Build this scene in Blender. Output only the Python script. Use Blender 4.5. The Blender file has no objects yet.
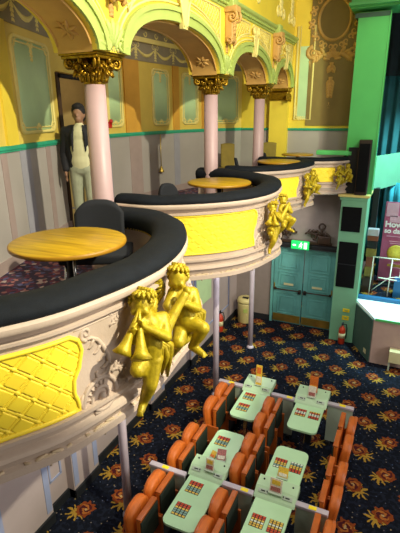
import bpy, bmesh, math, random
from mathutils import Vector, Matrix, Quaternion
random.seed(7)
PI = math.pi
S = bpy.context.scene
COL = S.collection
def V(*a): return Vector(a)
# ------------------------------------------------------------------ materials
def lin(c):
    if isinstance(c, str):
        c = tuple(int(c[i:i+2], 16)/255 for i in (0, 2, 4))
    return tuple((x/12.92 if x <= .04045 else ((x+.055)/1.055)**2.4) for x in c)
MATS = {}
def mat(name, col, rough=.6, metal=0, var=.12, vscale=6., bump=0., bscale=60., coat=0., emit=0., spec=.5):
    m = bpy.data.materials.new(name); m.use_nodes = True
    nt = m.node_tree; b = nt.nodes['Principled BSDF']
    c = lin(col)
    b.inputs['Roughness'].default_value = rough; b.inputs['Metallic'].default_value = metal
    b.inputs['Coat Weight'].default_value = coat; b.inputs['Specular IOR Level'].default_value = spec
    tc = nt.nodes.new('ShaderNodeTexCoord')
    n = nt.nodes.new('ShaderNodeTexNoise'); n.inputs['Scale'].default_value = vscale; n.inputs['Detail'].default_value = 4
    nt.links.new(tc.outputs['Object'], n.inputs['Vector'])
    r = nt.nodes.new('ShaderNodeValToRGB')
    r.color_ramp.elements[0].position = .3; r.color_ramp.elements[1].position = .7
    r.color_ramp.elements[0].color = (*[x*(1-var) for x in c], 1); r.color_ramp.elements[1].color = (*[min(1, x*(1+var)) for x in c], 1)
    nt.links.new(n.outputs['Fac'], r.inputs['Fac']); nt.links.new(r.outputs['Color'], b.inputs['Base Color'])
    if bump:
        n2 = nt.nodes.new('ShaderNodeTexNoise'); n2.inputs['Scale'].default_value = bscale; n2.inputs['Detail'].default_value = 3
        nt.links.new(tc.outputs['Object'], n2.inputs['Vector'])
        bp = nt.nodes.new('ShaderNodeBump'); bp.inputs['Strength'].default_value = bump; bp.inputs['Distance'].default_value = .01
        nt.links.new(n2.outputs['Fac'], bp.inputs['Height']); nt.links.new(bp.outputs['Normal'], b.inputs['Normal'])
    if emit:
        b.inputs['Emission Color'].default_value = (*c, 1); b.inputs['Emission Strength'].default_value = emit
    MATS[name] = m
    return m
def nm(nt, op, a, b=None):
    n = nt.nodes.new('ShaderNodeMath'); n.operation = op
    for i, v in enumerate((a, b)):
        if v is None: continue
        if isinstance(v, (int, float)): n.inputs[i].default_value = v
        else: nt.links.new(v, n.inputs[i])
    return n.outputs[0]
def mixc(nt, fac, c1, c2):
    n = nt.nodes.new('ShaderNodeMix'); n.data_type = 'RGBA'
    nt.links.new(fac, n.inputs['Factor'])
    for k, c in ((6, c1), (7, c2)):
        if isinstance(c, tuple): n.inputs[k].default_value = (*c, 1)
        else: nt.links.new(c, n.inputs[k])
    return n.outputs[2]
M = MATS
mat('plaster_lilac', 'c0ab99', .6, var=.05, bump=.15, bscale=40)
mat('plaster_cream', 'cdb694', .6, var=.05)
mat('quilt_yellow', 'ffde34', .55, var=.04)
mat('velvet_navy', '0c1118', .8, spec=.25, var=.3, vscale=14, bump=.3, bscale=200)
mat('gold', 'b8a01a', .45, .3, var=.25, vscale=25, bump=.2, bscale=80)
mat('gilt_brown', '94700f', .35, .7, var=.4, vscale=30, bump=.2, bscale=80)
mat('wall_yellow', 'e4c83e', .6, var=.05, vscale=3)
mat('gallery_yellow', 'd9bd55', .6, var=.06, vscale=3)
mat('wall_ochre', 'd09a38', .6, var=.08, vscale=3)
mat('wall_tan', 'c79a52', .6, var=.1, vscale=4)
mat('moulding_pale', 'e4d27c', .6, var=.06)
mat('panel_green', 'bcd8a0', .6, var=.06, vscale=3)
mat('trim_green', 'a8b75c', .55, var=.06)
mat('dado_teal', '2fa07a', .5, var=.06)
mat('dado_grey', 'a79f98', .55, var=.05, vscale=2)
mat('dado_mauve', 'a08d86', .55, var=.06)
mat('dado_blue', '9a98a0', .55, var=.05)
mat('lower_wall', 'b5a5a0', .6, var=.06, vscale=2)
mat('lower_stripe', '97a0bd', .6, var=.05)
mat('column_pink', 'b99b99', .45, var=.04)
mat('post_lilac', 'd4c6d0', .4, var=.05)
mat('black', '0d0d0f', .7, var=.2)
mat('base_dark', '14181c', .7, var=.2)
mat('back_olive_shade', '857038', .65, var=.1, vscale=3)
mat('back_grey', '8d8078', .65, var=.06)
mat('relief_ochre', 'c79c50', .6, var=.1)
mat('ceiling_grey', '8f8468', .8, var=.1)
mat('pillar_green', '58b866', .5, var=.05, vscale=3)
mat('pier_green', '7cb890', .5, var=.05, vscale=3)
mat('stage_side', '3f5c50', .6, var=.08)
mat('stage_front', 'b79c8e', .6, var=.05)
mat('door_teal', '62a49c', .45, var=.1, vscale=5)
mat('brass', 'c0a24c', .35, .8, var=.15)
mat('chrome', 'd0d0d0', .2, 1., var=.05)
mat('speaker_black', '08090b', .85, spec=.2, var=.3, vscale=40)
mat('speaker_brown', '2c1c12', .7, var=.2)
mat('curtain_teal', '2f6f74', .85, var=.15, vscale=3)
mat('curtain_cyan', '3ea3b4', .85, var=.1, vscale=3)
mat('curtain_dark', '1c2a2e', .9, var=.2)
mat('blue_trim', '1c5f8c', .45, var=.05)
mat('white_gloss', 'e6f2f2', .25, var=.02)
mat('wood_dark', '3a2616', .5, var=.3, vscale=8)
mat('seat_orange', 'c8661a', .55, var=.12, vscale=9, bump=.15, bscale=120)
mat('seat_wood', 'b0591e', .4, var=.18, vscale=7)
mat('seat_under', '1e2a1c', .7, var=.2)
mat('table_green', 'b6dcaa', .35, var=.03)
mat('console_green', 'b2cfa4', .35, var=.03)
mat('screen_grey', 'a9b7a0', .5, var=.05)
mat('screen_lilac', 'b6abb0', .5, var=.03)
mat('sticker_yellow', 'f2d818', .5, var=.03)
mat('cell_red', 'c4441c', .5, var=.1)
mat('cell_yellow', 'dcb848', .5, var=.1)
mat('cell_white', 'd8e0c8', .5, var=.05)
mat('cell_teal', '7ea494', .5, var=.05)
mat('card_orange', 'd9722a', .45, var=.2, vscale=60)
mat('card_yellow', 'e3b93c', .45, var=.25, vscale=60)
mat('card_pink', 'a8635a', .45, var=.5, vscale=70)
mat('card_white', 'e2d9c2', .45, var=.2, vscale=70)
mat('table_wood_edge', 'a97a1a', .4, var=.1)
mat('chair_navy', '15171d', .85, var=.15)
mat('chair_mustard', '85722a', .8, var=.12)
mat('skin', '8f6a50', .55, var=.05)
mat('hair', '14100e', .8, var=.2)
mat('jacket', '121116', .8, var=.2)
mat('shirt', 'c9c49a', .8, var=.05)
mat('jeans', '9da086', .8, var=.12, vscale=12)
mat('alarm_red', 'b81a14', .4, var=.05)
mat('ext_red', 'c23c1e', .35, var=.06)
mat('bin_cream', 'cfc07e', .5, var=.08)
mat('exit_green', '19d060', .5, var=.02, emit=.8)
mat('exit_white', 'eafff0', .5, var=.02, emit=1.4)
mat('poster_pink', 'b8607e', .5, var=.15, vscale=5)
mat('poster_pale', 'd9a8b4', .5, var=.1)
mat('text_white', 'f5efe6', .5, var=.02)
mat('poster_gold', 'd2b93a', .5, var=.15, vscale=25)
mat('rail_white', 'e4e4d2', .4, var=.03)
mat('doorway_beige', 'a8925c', .7, var=.08)
mat('plate_cream', 'd6cf9c', .5, var=.05)
mat('wood_gold', '7c6a28', .5, var=.2)
mat('dull_red', '7a3c22', .5, var=.2)
mat('screen_lit', 'dff0ff', .4, var=.02, emit=.8)

def wood_mat():
    m = bpy.data.materials.new('table_wood'); m.use_nodes = True; nt = m.node_tree; b = nt.nodes['Principled BSDF']
    tc = nt.nodes.new('ShaderNodeTexCoord'); mp = nt.nodes.new('ShaderNodeMapping')
    mp.inputs['Scale'].default_value = (2.2, 26, 4); mp.inputs['Rotation'].default_value = (0, 0, .45)
    nt.links.new(tc.outputs['Object'], mp.inputs['Vector'])
    n = nt.nodes.new('ShaderNodeTexNoise'); n.inputs['Scale'].default_value = 1.2; n.inputs['Detail'].default_value = 6; n.inputs['Distortion'].default_value = .6
    nt.links.new(mp.outputs[0], n.inputs['Vector'])
    r = nt.nodes.new('ShaderNodeValToRGB'); e = r.color_ramp.elements
    e[0].position = .3; e[0].color = (*lin('94700f'), 1); e[1].position = .7; e[1].color = (*lin('c8a020'), 1)
    nt.links.new(n.outputs['Fac'], r.inputs['Fac']); nt.links.new(r.outputs[0], b.inputs['Base Color'])
    b.inputs['Roughness'].default_value = .35
    M['table_wood'] = m
wood_mat()
def carpet_mat():
    m = bpy.data.materials.new('carpet_starburst'); m.use_nodes = True; nt = m.node_tree; b = nt.nodes['Principled BSDF']
    b.inputs['Roughness'].default_value = .95; b.inputs['Specular IOR Level'].default_value = .15
    tc = nt.nodes.new('ShaderNodeTexCoord')
    wn = nt.nodes.new('ShaderNodeTexNoise'); wn.inputs['Scale'].default_value = 16; wn.inputs['Detail'].default_value = 2
    nt.links.new(tc.outputs['Object'], wn.inputs['Vector'])
    sx = nt.nodes.new('ShaderNodeSeparateXYZ'); nt.links.new(tc.outputs['Object'], sx.inputs[0])
    wx = nt.nodes.new('ShaderNodeSeparateColor'); nt.links.new(wn.outputs['Color'], wx.inputs[0])
    X = nm(nt, 'ADD', sx.outputs[0], nm(nt, 'MULTIPLY', nm(nt, 'SUBTRACT', wx.outputs[0], .5), .09))
    Y = nm(nt, 'ADD', sx.outputs[1], nm(nt, 'MULTIPLY', nm(nt, 'SUBTRACT', wx.outputs[1], .5), .09))
    PX, PY = .74, .78
    base = mixc(nt, nm(nt, 'GREATER_THAN', wn.outputs['Fac'], .53), lin('0a0e18'), lin('161b28'))
    vo = nt.nodes.new('ShaderNodeTexVoronoi'); vo.inputs['Scale'].default_value = 17
    nt.links.new(tc.outputs['Object'], vo.inputs['Vector'])
    spec = nm(nt, 'LESS_THAN', vo.outputs['Distance'], .17)
    vc = nt.nodes.new('ShaderNodeSeparateColor'); nt.links.new(vo.outputs['Color'], vc.inputs[0])
    spc = mixc(nt, vc.outputs[0], lin('34507c'), lin('9a8352'))
    col = mixc(nt, nm(nt, 'MULTIPLY', spec, nm(nt, 'GREATER_THAN', vc.outputs[1], .35)), base, spc)
    for ox, oy, fl in ((-.17, .12, 1), (.2, .51, -1)):
        lx = nm(nt, 'MULTIPLY', nm(nt, 'SUBTRACT', nm(nt, 'FRACT', nm(nt, 'DIVIDE', nm(nt, 'SUBTRACT', X, ox-PX/2), PX)), .5), PX*fl)
        ly = nm(nt, 'MULTIPLY', nm(nt, 'SUBTRACT', nm(nt, 'FRACT', nm(nt, 'DIVIDE', nm(nt, 'SUBTRACT', Y, oy-PY/2), PY)), .5), PY)
        # starburst, offset to one side
        def polar(dx, dy):
            ax = nm(nt, 'SUBTRACT', lx, dx); ay = nm(nt, 'SUBTRACT', ly, dy)
            r = nm(nt, 'SQRT', nm(nt, 'ADD', nm(nt, 'MULTIPLY', ax, ax), nm(nt, 'MULTIPLY', ay, ay)))
            return r, nm(nt, 'ARCTAN2', ay, ax)
        r1, a1 = polar(.055, -.06)
        ray = nm(nt, 'ADD', .05, nm(nt, 'MULTIPLY', nm(nt, 'POWER', nm(nt, 'ABSOLUTE', nm(nt, 'COSINE', nm(nt, 'MULTIPLY', a1, 4.5))), 3.), .10))
        col = mixc(nt, nm(nt, 'LESS_THAN', r1, ray), col, lin('a07c2c'))
        r2, a2 = polar(-.03, .035)
        rim = nm(nt, 'ADD', .125, nm(nt, 'MULTIPLY', nm(nt, 'COSINE', nm(nt, 'MULTIPLY', a2, 9)), .014))
        col = mixc(nt, nm(nt, 'LESS_THAN', r2, rim), col, lin('7c3a16'))
        col = mixc(nt, nm(nt, 'LESS_THAN', r2, .088), col, lin('48181a'))
        sp = nm(nt, 'SINE', nm(nt, 'ADD', nm(nt, 'MULTIPLY', r2, 85), nm(nt, 'MULTIPLY', a2, 2)))
        col = mixc(nt, nm(nt, 'MULTIPLY', nm(nt, 'LESS_THAN', r2, .085), nm(nt, 'GREATER_THAN', sp, .25)), col, lin('9c5c26'))
        col = mixc(nt, nm(nt, 'LESS_THAN', r2, .022), col, lin('a88c5c'))
    nt.links.new(col, b.inputs['Base Color'])
    M['carpet'] = m
carpet_mat()
def gallery_carpet():
    m = bpy.data.materials.new('carpet_plum'); m.use_nodes = True; nt = m.node_tree; b = nt.nodes['Principled BSDF']
    b.inputs['Roughness'].default_value = .95
    tc = nt.nodes.new('ShaderNodeTexCoord'); vo = nt.nodes.new('ShaderNodeTexVoronoi'); vo.inputs['Scale'].default_value = 22
    nt.links.new(tc.outputs['Object'], vo.inputs['Vector'])
    sc = nt.nodes.new('ShaderNodeSeparateColor'); nt.links.new(vo.outputs['Color'], sc.inputs[0])
    r = nt.nodes.new('ShaderNodeValToRGB'); r.color_ramp.interpolation = 'CONSTANT'; e = r.color_ramp.elements
    e[0].color = (*lin('2a1c30'), 1); e[1].position = .45; e[1].color = (*lin('5a2030'), 1)
    for p, c in ((.65, '4a4868'), (.8, '8c5a54'), (.92, 'a08a80')):
        k = e.new(p); k.color = (*lin(c), 1)
    nt.links.new(sc.outputs[0], r.inputs['Fac']); nt.links.new(r.outputs[0], b.inputs['Base Color'])
    M['carpet_plum'] = m
gallery_carpet()

# ------------------------------------------------------------------ mesh helper
def frame_from(t):
    t = t.normalized(); a = V(0, 0, 1) if abs(t.z) < .9 else V(1, 0, 0)
    u = t.cross(a).normalized(); return u, u.cross(t).normalized()
class MB:
    def __init__(s): s.bm = bmesh.new(); s.mi = 0
    def face(s, vs):
        try:
            f = s.bm.faces.new(vs); f.material_index = s.mi; f.smooth = True; return f
        except ValueError: return None
    def box(s, c, d, rz=0, bev=0, R=None):
        R = R if R is not None else Matrix.Rotation(rz, 3, 'Z'); c = V(*c); h = [x/2 for x in d]
        bm2 = bmesh.new(); bmesh.ops.create_cube(bm2, size=1)
        for v in bm2.verts: v.co = V(v.co.x*d[0], v.co.y*d[1], v.co.z*d[2])
        if bev: bmesh.ops.bevel(bm2, geom=bm2.edges[:], offset=min(bev, min(d)*.45), segments=3, affect='EDGES', profile=.6)
        mp = {}
        for v in bm2.verts: mp[v] = s.bm.verts.new(c + R @ v.co)
        for f in bm2.faces:
            g = s.face([mp[v] for v in f.verts])
            if g: g.smooth = bool(bev)
        bm2.free(); return s
    def prism(s, poly, z0, z1, flat=True):
        a = [s.bm.verts.new((p[0], p[1], z0)) for p in poly]; b = [s.bm.verts.new((p[0], p[1], z1)) for p in poly]
        n = len(poly); fs = [s.face(a[::-1]), s.face(b)]
        for i in range(n): fs.append(s.face([a[i], a[(i+1) % n], b[(i+1) % n], b[i]]))
        for f in fs:
            if f: f.smooth = False
        return s
    def slab(s, poly3, off):
        """a closed plate: polygon of 3D points thickened along off"""
        off = V(*off); a = [s.bm.verts.new(V(*p)) for p in poly3]; b = [s.bm.verts.new(V(*p)+off) for p in poly3]
        n = len(a); fs = [s.face(a[::-1]), s.face(b)]
        for i in range(n): fs.append(s.face([a[i], a[(i+1) % n], b[(i+1) % n], b[i]]))
        for f in fs:
            if f: f.smooth = False
        return s
    def tube(s, pts, rad, seg=8, closed=False, sy=1., up=None):
        pts = [V(*p) for p in pts]; n = len(pts)
        if isinstance(rad, (int, float)): rad = [rad]*n
        rings = []; u = None
        for i in range(n):
            if closed: t = pts[(i+1) % n]-pts[i-1]
            else: t = pts[min(i+1, n-1)]-pts[max(i-1, 0)]
            if t.length < 1e-9: t = V(0, 0, 1)
            t.normalize()
            if up is not None: u = V(*up).cross(t); u = u.normalized() if u.length > 1e-6 else frame_from(t)[0]
            elif u is None: u = frame_from(t)[0]
            else:
                u = u - t*u.dot(t); u = u.normalized() if u.length > 1e-6 else frame_from(t)[0]
            w = t.cross(u)
            rings.append([s.bm.verts.new(pts[i]+u*math.cos(2*PI*k/seg)*rad[i]+w*math.sin(2*PI*k/seg)*rad[i]*sy) for k in range(seg)])
        m = n if closed else n-1
        for i in range(m):
            A, B = rings[i], rings[(i+1) % n]
            for k in range(seg): s.face([A[k], A[(k+1) % seg], B[(k+1) % seg], B[k]])
        if not closed: s.face(rings[0][::-1]); s.face(rings[-1])
        return s
    def lathe(s, prof, c=(0, 0, 0), seg=24, axis=None):
        c = V(*c); R = Matrix.Identity(3)
        if axis is not None: R = V(0, 0, 1).rotation_difference(V(*axis)).to_matrix()
        rings = [[s.bm.verts.new(c + R @ V(r*math.cos(2*PI*k/seg), r*math.sin(2*PI*k/seg), z)) for k in range(seg)] for r, z in prof]
        for A, B in zip(rings, rings[1:]):
            for k in range(seg): s.face([A[k], A[(k+1) % seg], B[(k+1) % seg], B[k]])
        s.face(rings[0][::-1]); s.face(rings[-1]); return s
    def ball(s, c, r, seg=12, R=None):
        c = V(*c); r = V(*r) if not isinstance(r, (int, float)) else V(r, r, r)
        R = R if R is not None else Matrix.Identity(3); h = seg//2+1
        top = s.bm.verts.new(c+R@V(0, 0, r.z)); bot = s.bm.verts.new(c-R@V(0, 0, r.z)); rings = []
        for i in range(1, h):
            th = PI*i/h
            rings.append([s.bm.verts.new(c+R@V(r.x*math.sin(th)*math.cos(2*PI*k/seg), r.y*math.sin(th)*math.sin(2*PI*k/seg), r.z*math.cos(th))) for k in range(seg)])
        for k in range(seg):
            s.face([top, rings[0][k], rings[0][(k+1) % seg]]); s.face([bot, rings[-1][(k+1) % seg], rings[-1][k]])
        for A, B in zip(rings, rings[1:]):
            for k in range(seg): s.face([A[k], B[k], B[(k+1) % seg], A[(k+1) % seg]])
        return s
    def cap(s, a, ra, b, rb, seg=12):
        a, b = V(*a), V(*b); s.ball(a, ra, seg); s.ball(b, rb, seg)
        n = 5; s.tube([a.lerp(b, i/n) for i in range(n+1)], [ra+(rb-ra)*i/n for i in range(n+1)], seg); return s
    def grid(s, f, nu, nv, wrap=False):
        g = [[s.bm.verts.new(V(*f(i/nu, j/nv))) for j in range(nv+1)] for i in range(nu+1)]
        for i in range(nu):
            for j in range(nv): s.face([g[i][j], g[i+1][j], g[i+1][j+1], g[i][j+1]])
        return g
    def build(s, name, m, parent=None, label=None, loc=None, sharp=None, kind=None):
        bmesh.ops.recalc_face_normals(s.bm, faces=s.bm.faces[:])
        me = bpy.data.meshes.new(name); s.bm.to_mesh(me); s.bm.free()
        for k in (m if isinstance(m, (list, tuple)) else [m]): me.materials.append(M[k])
        if sharp is not None: me.set_sharp_from_angle(angle=math.radians(sharp))
        o = bpy.data.objects.new(name, me); COL.objects.link(o)
        if loc is not None:
            o.location = loc; me.transform(Matrix.Translation(-V(*loc)))
        if parent is not None: o.parent = parent; o.matrix_parent_inverse = parent_world(parent).inverted()
        if label: o['label'] = label
        if kind: o['kind'] = kind
        return o
def parent_world(p):
    m = p.matrix_basis.copy(); q = p
    while q.parent is not None:
        m = q.parent.matrix_basis @ q.matrix_parent_inverse @ m; q = q.parent
    return m
def tag(o, label=None, cat=None, group=None, kind=None):
    if label: o['label'] = label
    if cat: o['category'] = cat
    if group: o['group'] = group
    if kind: o['kind'] = kind
    return o
def thing(name, label, cat, loc=(0, 0, 0), rz=0, group=None):
    o = bpy.data.objects.new(name, None); COL.objects.link(o); o.empty_display_size = .1
    o.location = loc; o.rotation_euler = (0, 0, rz)
    return tag(o, label, cat, group)
KIDS = {}
def children(o): return [c for c in COL.objects if c.parent == o]
def dup(o, loc=None, rz=None, label=None, group=None, scale=None, parent=None):
    c = o.copy(); COL.objects.link(c)
    if parent is not None: c.parent = parent
    if loc is not None: c.location = loc
    if rz is not None: c.rotation_euler = (0, 0, rz)
    if scale is not None: c.scale = (scale, scale, scale)
    if label: c['label'] = label
    if group: c['group'] = group
    for k in children(o): dup(k, parent=c)
    return c
def remesh(mb, vox, smooth=3):
    bmesh.ops.recalc_face_normals(mb.bm, faces=mb.bm.faces[:])
    me = bpy.data.meshes.new('tmp'); mb.bm.to_mesh(me); mb.bm.free()
    o = bpy.data.objects.new('tmp', me); COL.objects.link(o)
    md = o.modifiers.new('r', 'REMESH'); md.mode = 'VOXEL'; md.voxel_size = vox; md.use_smooth_shade = True
    if smooth:
        sm = o.modifiers.new('s', 'SMOOTH'); sm.iterations = smooth; sm.factor = .5
    dg = bpy.context.evaluated_depsgraph_get(); ev = o.evaluated_get(dg)
    me2 = bpy.data.meshes.new_from_object(ev)
    out = MB(); out.bm.from_mesh(me2)
    for f in out.bm.faces: f.smooth = True; f.material_index = 0
    bpy.data.objects.remove(o); bpy.data.meshes.remove(me); bpy.data.meshes.remove(me2)
    return out

# ------------------------------------------------------------------ plan curves
class Curve:
    def __init__(s, P, n=16):
        P = [V(p[0], p[1]) for p in P]; Q = [P[0]*2-P[1]]+P+[P[-1]*2-P[-2]]; s.p = []
        for i in range(1, len(Q)-2):
            a, b, c, d = Q[i-1:i+3]
            for k in range(n):
                t = k/n
                s.p.append(.5*((2*b)+(c-a)*t+(2*a-5*b+4*c-d)*t*t+(3*b-a-3*c+d)*t**3))
        s.p.append(P[-1]); s.d = [0]
        for a, b in zip(s.p, s.p[1:]): s.d.append(s.d[-1]+(b-a).length)
        s.L = s.d[-1]
    def at(s, t):
        t = max(0, min(s.L, t)); lo, hi = 0, len(s.d)-1
        while hi-lo > 1:
            m = (lo+hi)//2
            if s.d[m] <= t: lo = m
            else: hi = m
        k = (t-s.d[lo])/max(1e-9, s.d[hi]-s.d[lo]); return s.p[lo].lerp(s.p[hi], k)
    def nor(s, t):
        a = s.at(t+.06)-s.at(t-.06); a.normalize(); return V(a.y, -a.x)
    def pt(s, t, z, off=0):
        p = s.at(t)+s.nor(t)*off; return V(p.x, p.y, z)
    def near(s, x, y):
        return min(zip(s.d, s.p), key=lambda q: (q[1]-V(x, y)).length)[0]
    def nearY(s, y, lo=0, hi=1):
        a, b = lo*s.L, hi*s.L
        return min((abs(p.y-y), d) for d, p in zip(s.d, s.p) if a <= d <= b)[1]

# ------------------------------------------------------------------ ornament on any surface f(a, b, h) -> point
def relief(mb, f, path, r, seg=6, h=0.):
    n = len(path)
    if isinstance(r, (int, float)): r = [r]*n
    mb.tube([f(a, b, h) for a, b in path], r, seg)
def spiral(cx, cy, r0, turns, a0, sgn=1, n=26, r1=.12):
    return [(cx+math.cos(a0+sgn*turns*2*PI*i/n)*r0*(1-(1-r1)*i/n), cy+math.sin(a0+sgn*turns*2*PI*i/n)*r0*(1-(1-r1)*i/n)) for i in range(n+1)]
def taper(n, r0, r1): return [r0+(r1-r0)*i/(n-1) for i in range(n)]
def fan(mb, f, cx, cy, R, a0, a1, n, r=.02, inner=.15, drop=0.):
    for i in range(n):
        a = a0+(a1-a0)*i/(n-1) if n > 1 else a0
        path = [(cx+math.cos(a)*R*(inner+(1-inner)*k/5), cy+math.sin(a)*R*(inner+(1-inner)*k/5)) for k in range(6)]
        relief(mb, f, path, [r*.35, r*.6, r*.85, r, r*.95, r*.45], 6)
def leaf(mb, f, pts, w, r=.012):
    """acanthus spray: a stalk with alternating lobes"""
    n = len(pts)
    relief(mb, f, pts, taper(n, r*1.5, r*.6))
    for i in range(1, n-1, 1):
        t = V(pts[i+1][0]-pts[i-1][0], pts[i+1][1]-pts[i-1][1]).normalized()
        ww = w*(1-.5*i/n)
        for sg in (1, -1):
            d = (t*.6+V(-t.y, t.x)*sg*.8)
            relief(mb, f, [(pts[i][0]+d.x*ww*k/3+t.x*ww*.12*k*k/3, pts[i][1]+d.y*ww*k/3+t.y*ww*.12*k*k/3) for k in range(4)], [r*.8, r*1.25, r*1.1, r*.4])
def cscroll(mb, f, x, y, s, flip=1, r=.016):
    """S-shaped scroll of height s with volutes at both ends"""
    a = spiral(x-flip*s*.10, y+s*.32, s*.16, 1.35, 0 if flip > 0 else PI, flip, 22)[::-1]
    b = spiral(x+flip*s*.06, y-s*.30, s*.22, 1.4, PI if flip > 0 else 0, flip, 22)
    mid = [(a[-1][0]*(1-k/8)+b[0][0]*k/8+flip*math.sin(PI*k/8)*s*.05, a[-1][1]*(1-k/8)+b[0][1]*k/8) for k in range(1, 8)]
    path = a+mid+b; relief(mb, f, path, [r*(.6+.6*math.sin(PI*i/(len(path)-1))) for i in range(len(path))])

# ================================================================== CAMERA
cam = bpy.data.cameras.new('camera'); co = bpy.data.objects.new('camera', cam); COL.objects.link(co)
FPX = 450.; pitch = math.atan((266.5-115)/FPX); yaw = math.radians(25); roll = math.radians(-.5)
fw0 = V(-math.sin(yaw), math.cos(yaw), 0); R0 = V(math.cos(yaw), math.sin(yaw), 0); U0 = V(0, 0, 1)
fw = fw0*math.cos(pitch)-U0*math.sin(pitch); up = fw0*math.sin(pitch)+U0*math.cos(pitch)
Rr = R0*math.cos(roll)+up*math.sin(roll); up2 = up*math.cos(roll)-R0*math.sin(roll)
co.matrix_world = Matrix(((Rr.x, up2.x, -fw.x, 0), (Rr.y, up2.y, -fw.y, 0), (Rr.z, up2.z, -fw.z, 5.1), (0, 0, 0, 1)))
cam.sensor_fit = 'VERTICAL'; cam.sensor_height = 24; cam.lens = 24*FPX/533; cam.clip_start = .05; cam.clip_end = 100
S.camera = co

# ================================================================== SETTING: ground floor
def struct(o): o['kind'] = 'structure'; return o
struct(MB().box((.4, 6, -.05), (9.0, 15, .1)).build('floor', 'carpet'))
# ground floor wall under the gallery, with shallow pilasters
wl = struct(MB().box((-3.93, 5.5, 1.65), (.2, 13.5, 3.3)).build('wall_left', 'lower_wall'))
for y0, y1, d in ((2.5, 3.35, .1), (3.75, 4.3, .12), (5.9, 6.4, .08), (7.6, 7.9, .06)):
    MB().box((-3.83+d/2, (y0+y1)/2, 1.65), (d, y1-y0, 3.3)).build('pilaster', 'lower_wall', wl)
    for yy in (y0+.06, y1-.06):
        MB().box((-3.83+d+.004, yy, 1.7), (.008, .09, 3.0)).build('painted_stripe', 'lower_stripe', wl)
for y0, y1 in ((3.45, 3.65), (4.6, 5.5), (8.2, 9.9)):
    b = MB()
    for yy in (y0, y1): b.box((-3.825, yy, 1.75), (.02, .03, 2.5))
    for zz in (.5, 3.0): b.box((-3.825, (y0+y1)/2, zz), (.02, y1-y0+.03, .03))
    b.build('panel_moulding', 'lower_stripe', wl)
bl = MB()
for y0, y1, d in ((-1, 2.5, .02), (2.5, 3.35, .12), (3.35, 3.75, .02), (3.75, 4.3, .14), (4.3, 5.9, .02), (5.9, 6.4, .1), (6.4, 7.6, .02), (7.6, 7.9, .08), (7.9, 10.5, .02)):
    bl.box((-3.83+d/2, (y0+y1)/2, .07), (d+.02, y1-y0, .14))
struct(bl.build('baseboard_left', 'base_dark'))
# yellow-green painted arch panel low on the wall
MB().box((-3.815, 8.15, 1.55), (.03, 1.2, .8)).build('painted_panel', 'panel_green', wl)
# ground floor back wall
wb = struct(MB().box((-3.4, 10.6, 1.75), (1.2, .2, 3.5)).build('wall_back', 'back_grey'))
MB().box((-2.1, 10.6, 2.8), (1.5, .2, 1.4)).build('lintel', 'back_grey', wb)
struct(MB().box((-3.35, 10.48, .07), (1.05, .03, .14)).build('baseboard_back', 'base_dark'))
# double doors
def make_door():
    d = struct(bpy.data.objects.new('door_1', None)); COL.objects.link(d); d.location = (-2.09, 10.5, 0)
    fr = MB()
    fr.box((-2.86, 10.5, 1.03), (.06, .12, 2.06)).box((-1.33, 10.5, 1.03), (.06, .12, 2.06)); fr.build('door_frame', 'door_teal', d)
    for x0, x1, inner in ((-2.82, -2.10, 1), (-2.08, -1.36, -1)):
        cx = (x0+x1)/2; w = x1-x0
        lf = MB().box((cx, 10.5, 1.01), (w, .05, 2.0), bev=.006).build('door_leaf', 'door_teal', d)
        pm = MB()
        for z0, z1 in ((.28, .80), (.98, 1.38), (1.46, 1.93)):
            for k, e in ((0, 0.0), (1, .07)):
                a0, a1, b0, b1 = x0+.11+e, x1-.11-e, z0+e, z1-e
                pm.tube([(a0, 10.472, b0), (a1, 10.472, b0), (a1, 10.472, b1), (a0, 10.472, b1)], .012, 6, closed=True)
        pm.build('panel_moulding', 'door_teal', lf)
        MB().box((cx, 10.466, .14), (w-.02, .012, .2)).build('kick_plate', 'brass', lf)
        MB().box((cx+.02*inner, 10.462, 1.07), (.24, .015, .055), bev=.004).build('notice_plate', 'plate_cream', lf)
        bar = MB().tube([(x0+.04, 10.42, .93), (x1-.04, 10.42, .93)], .016, 8)
        bar.box((x0+.05, 10.45, .93), (.05, .06, .05)).box((x1-.05, 10.45, .93), (.05, .06, .05))
        bar.build('push_bar', 'wood_dark', lf)
        MB().box((cx+inner*w*.42, 10.44, .90), (.07, .06, .09), bev=.01).build('door_latch', 'black', lf)
        MB().box((cx-inner*w*.47, 10.46, 1.0), (.03, .02, .14)).build('hinge', 'brass', lf)
make_door()
struct(MB().box((-2.08, 10.46, 2.11), (1.72, .22, .1), bev=.015).build('trim_1', 'black'))
# exit sign
es = thing('exit_sign', 'glowing green exit sign on the ledge over the double doors', 'sign', (-2.28, 10.4, 2.16))
MB().box((-2.28, 10.4, 2.27), (.42, .06, .2), bev=.01).build('sign_box', 'exit_green', es)
sm = MB()
sm.box((-2.40, 10.366, 2.27), (.05, .006, .035)); sm.build('arrow_shaft', 'exit_white', es); sm = MB(); sm.slab([(-2.42, 10.365, 2.30), (-2.42, 10.365, 2.24), (-2.46, 10.365, 2.27)], (0, -.005, 0))
sm.build('arrow_head', 'exit_white', es); sm = MB()
sm.ball((-2.25, 10.367, 2.33), (.016, .006, .016), 8)
sm.tube([(-2.255, 10.366, 2.315), (-2.265, 10.366, 2.265)], .014, 6); sm.tube([(-2.262, 10.366, 2.27), (-2.235, 10.366, 2.24), (-2.25, 10.366, 2.2)], .009, 6)
sm.tube([(-2.265, 10.366, 2.265), (-2.285, 10.366, 2.235), (-2.31, 10.366, 2.225)], .009, 6); sm.tube([(-2.257, 10.366, 2.305), (-2.285, 10.366, 2.29), (-2.30, 10.366, 2.265)], .007, 6)
sm.tube([(-2.255, 10.366, 2.305), (-2.225, 10.366, 2.285), (-2.21, 10.366, 2.3)], .007, 6)
sm.build('running_figure', 'exit_white', es)
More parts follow.
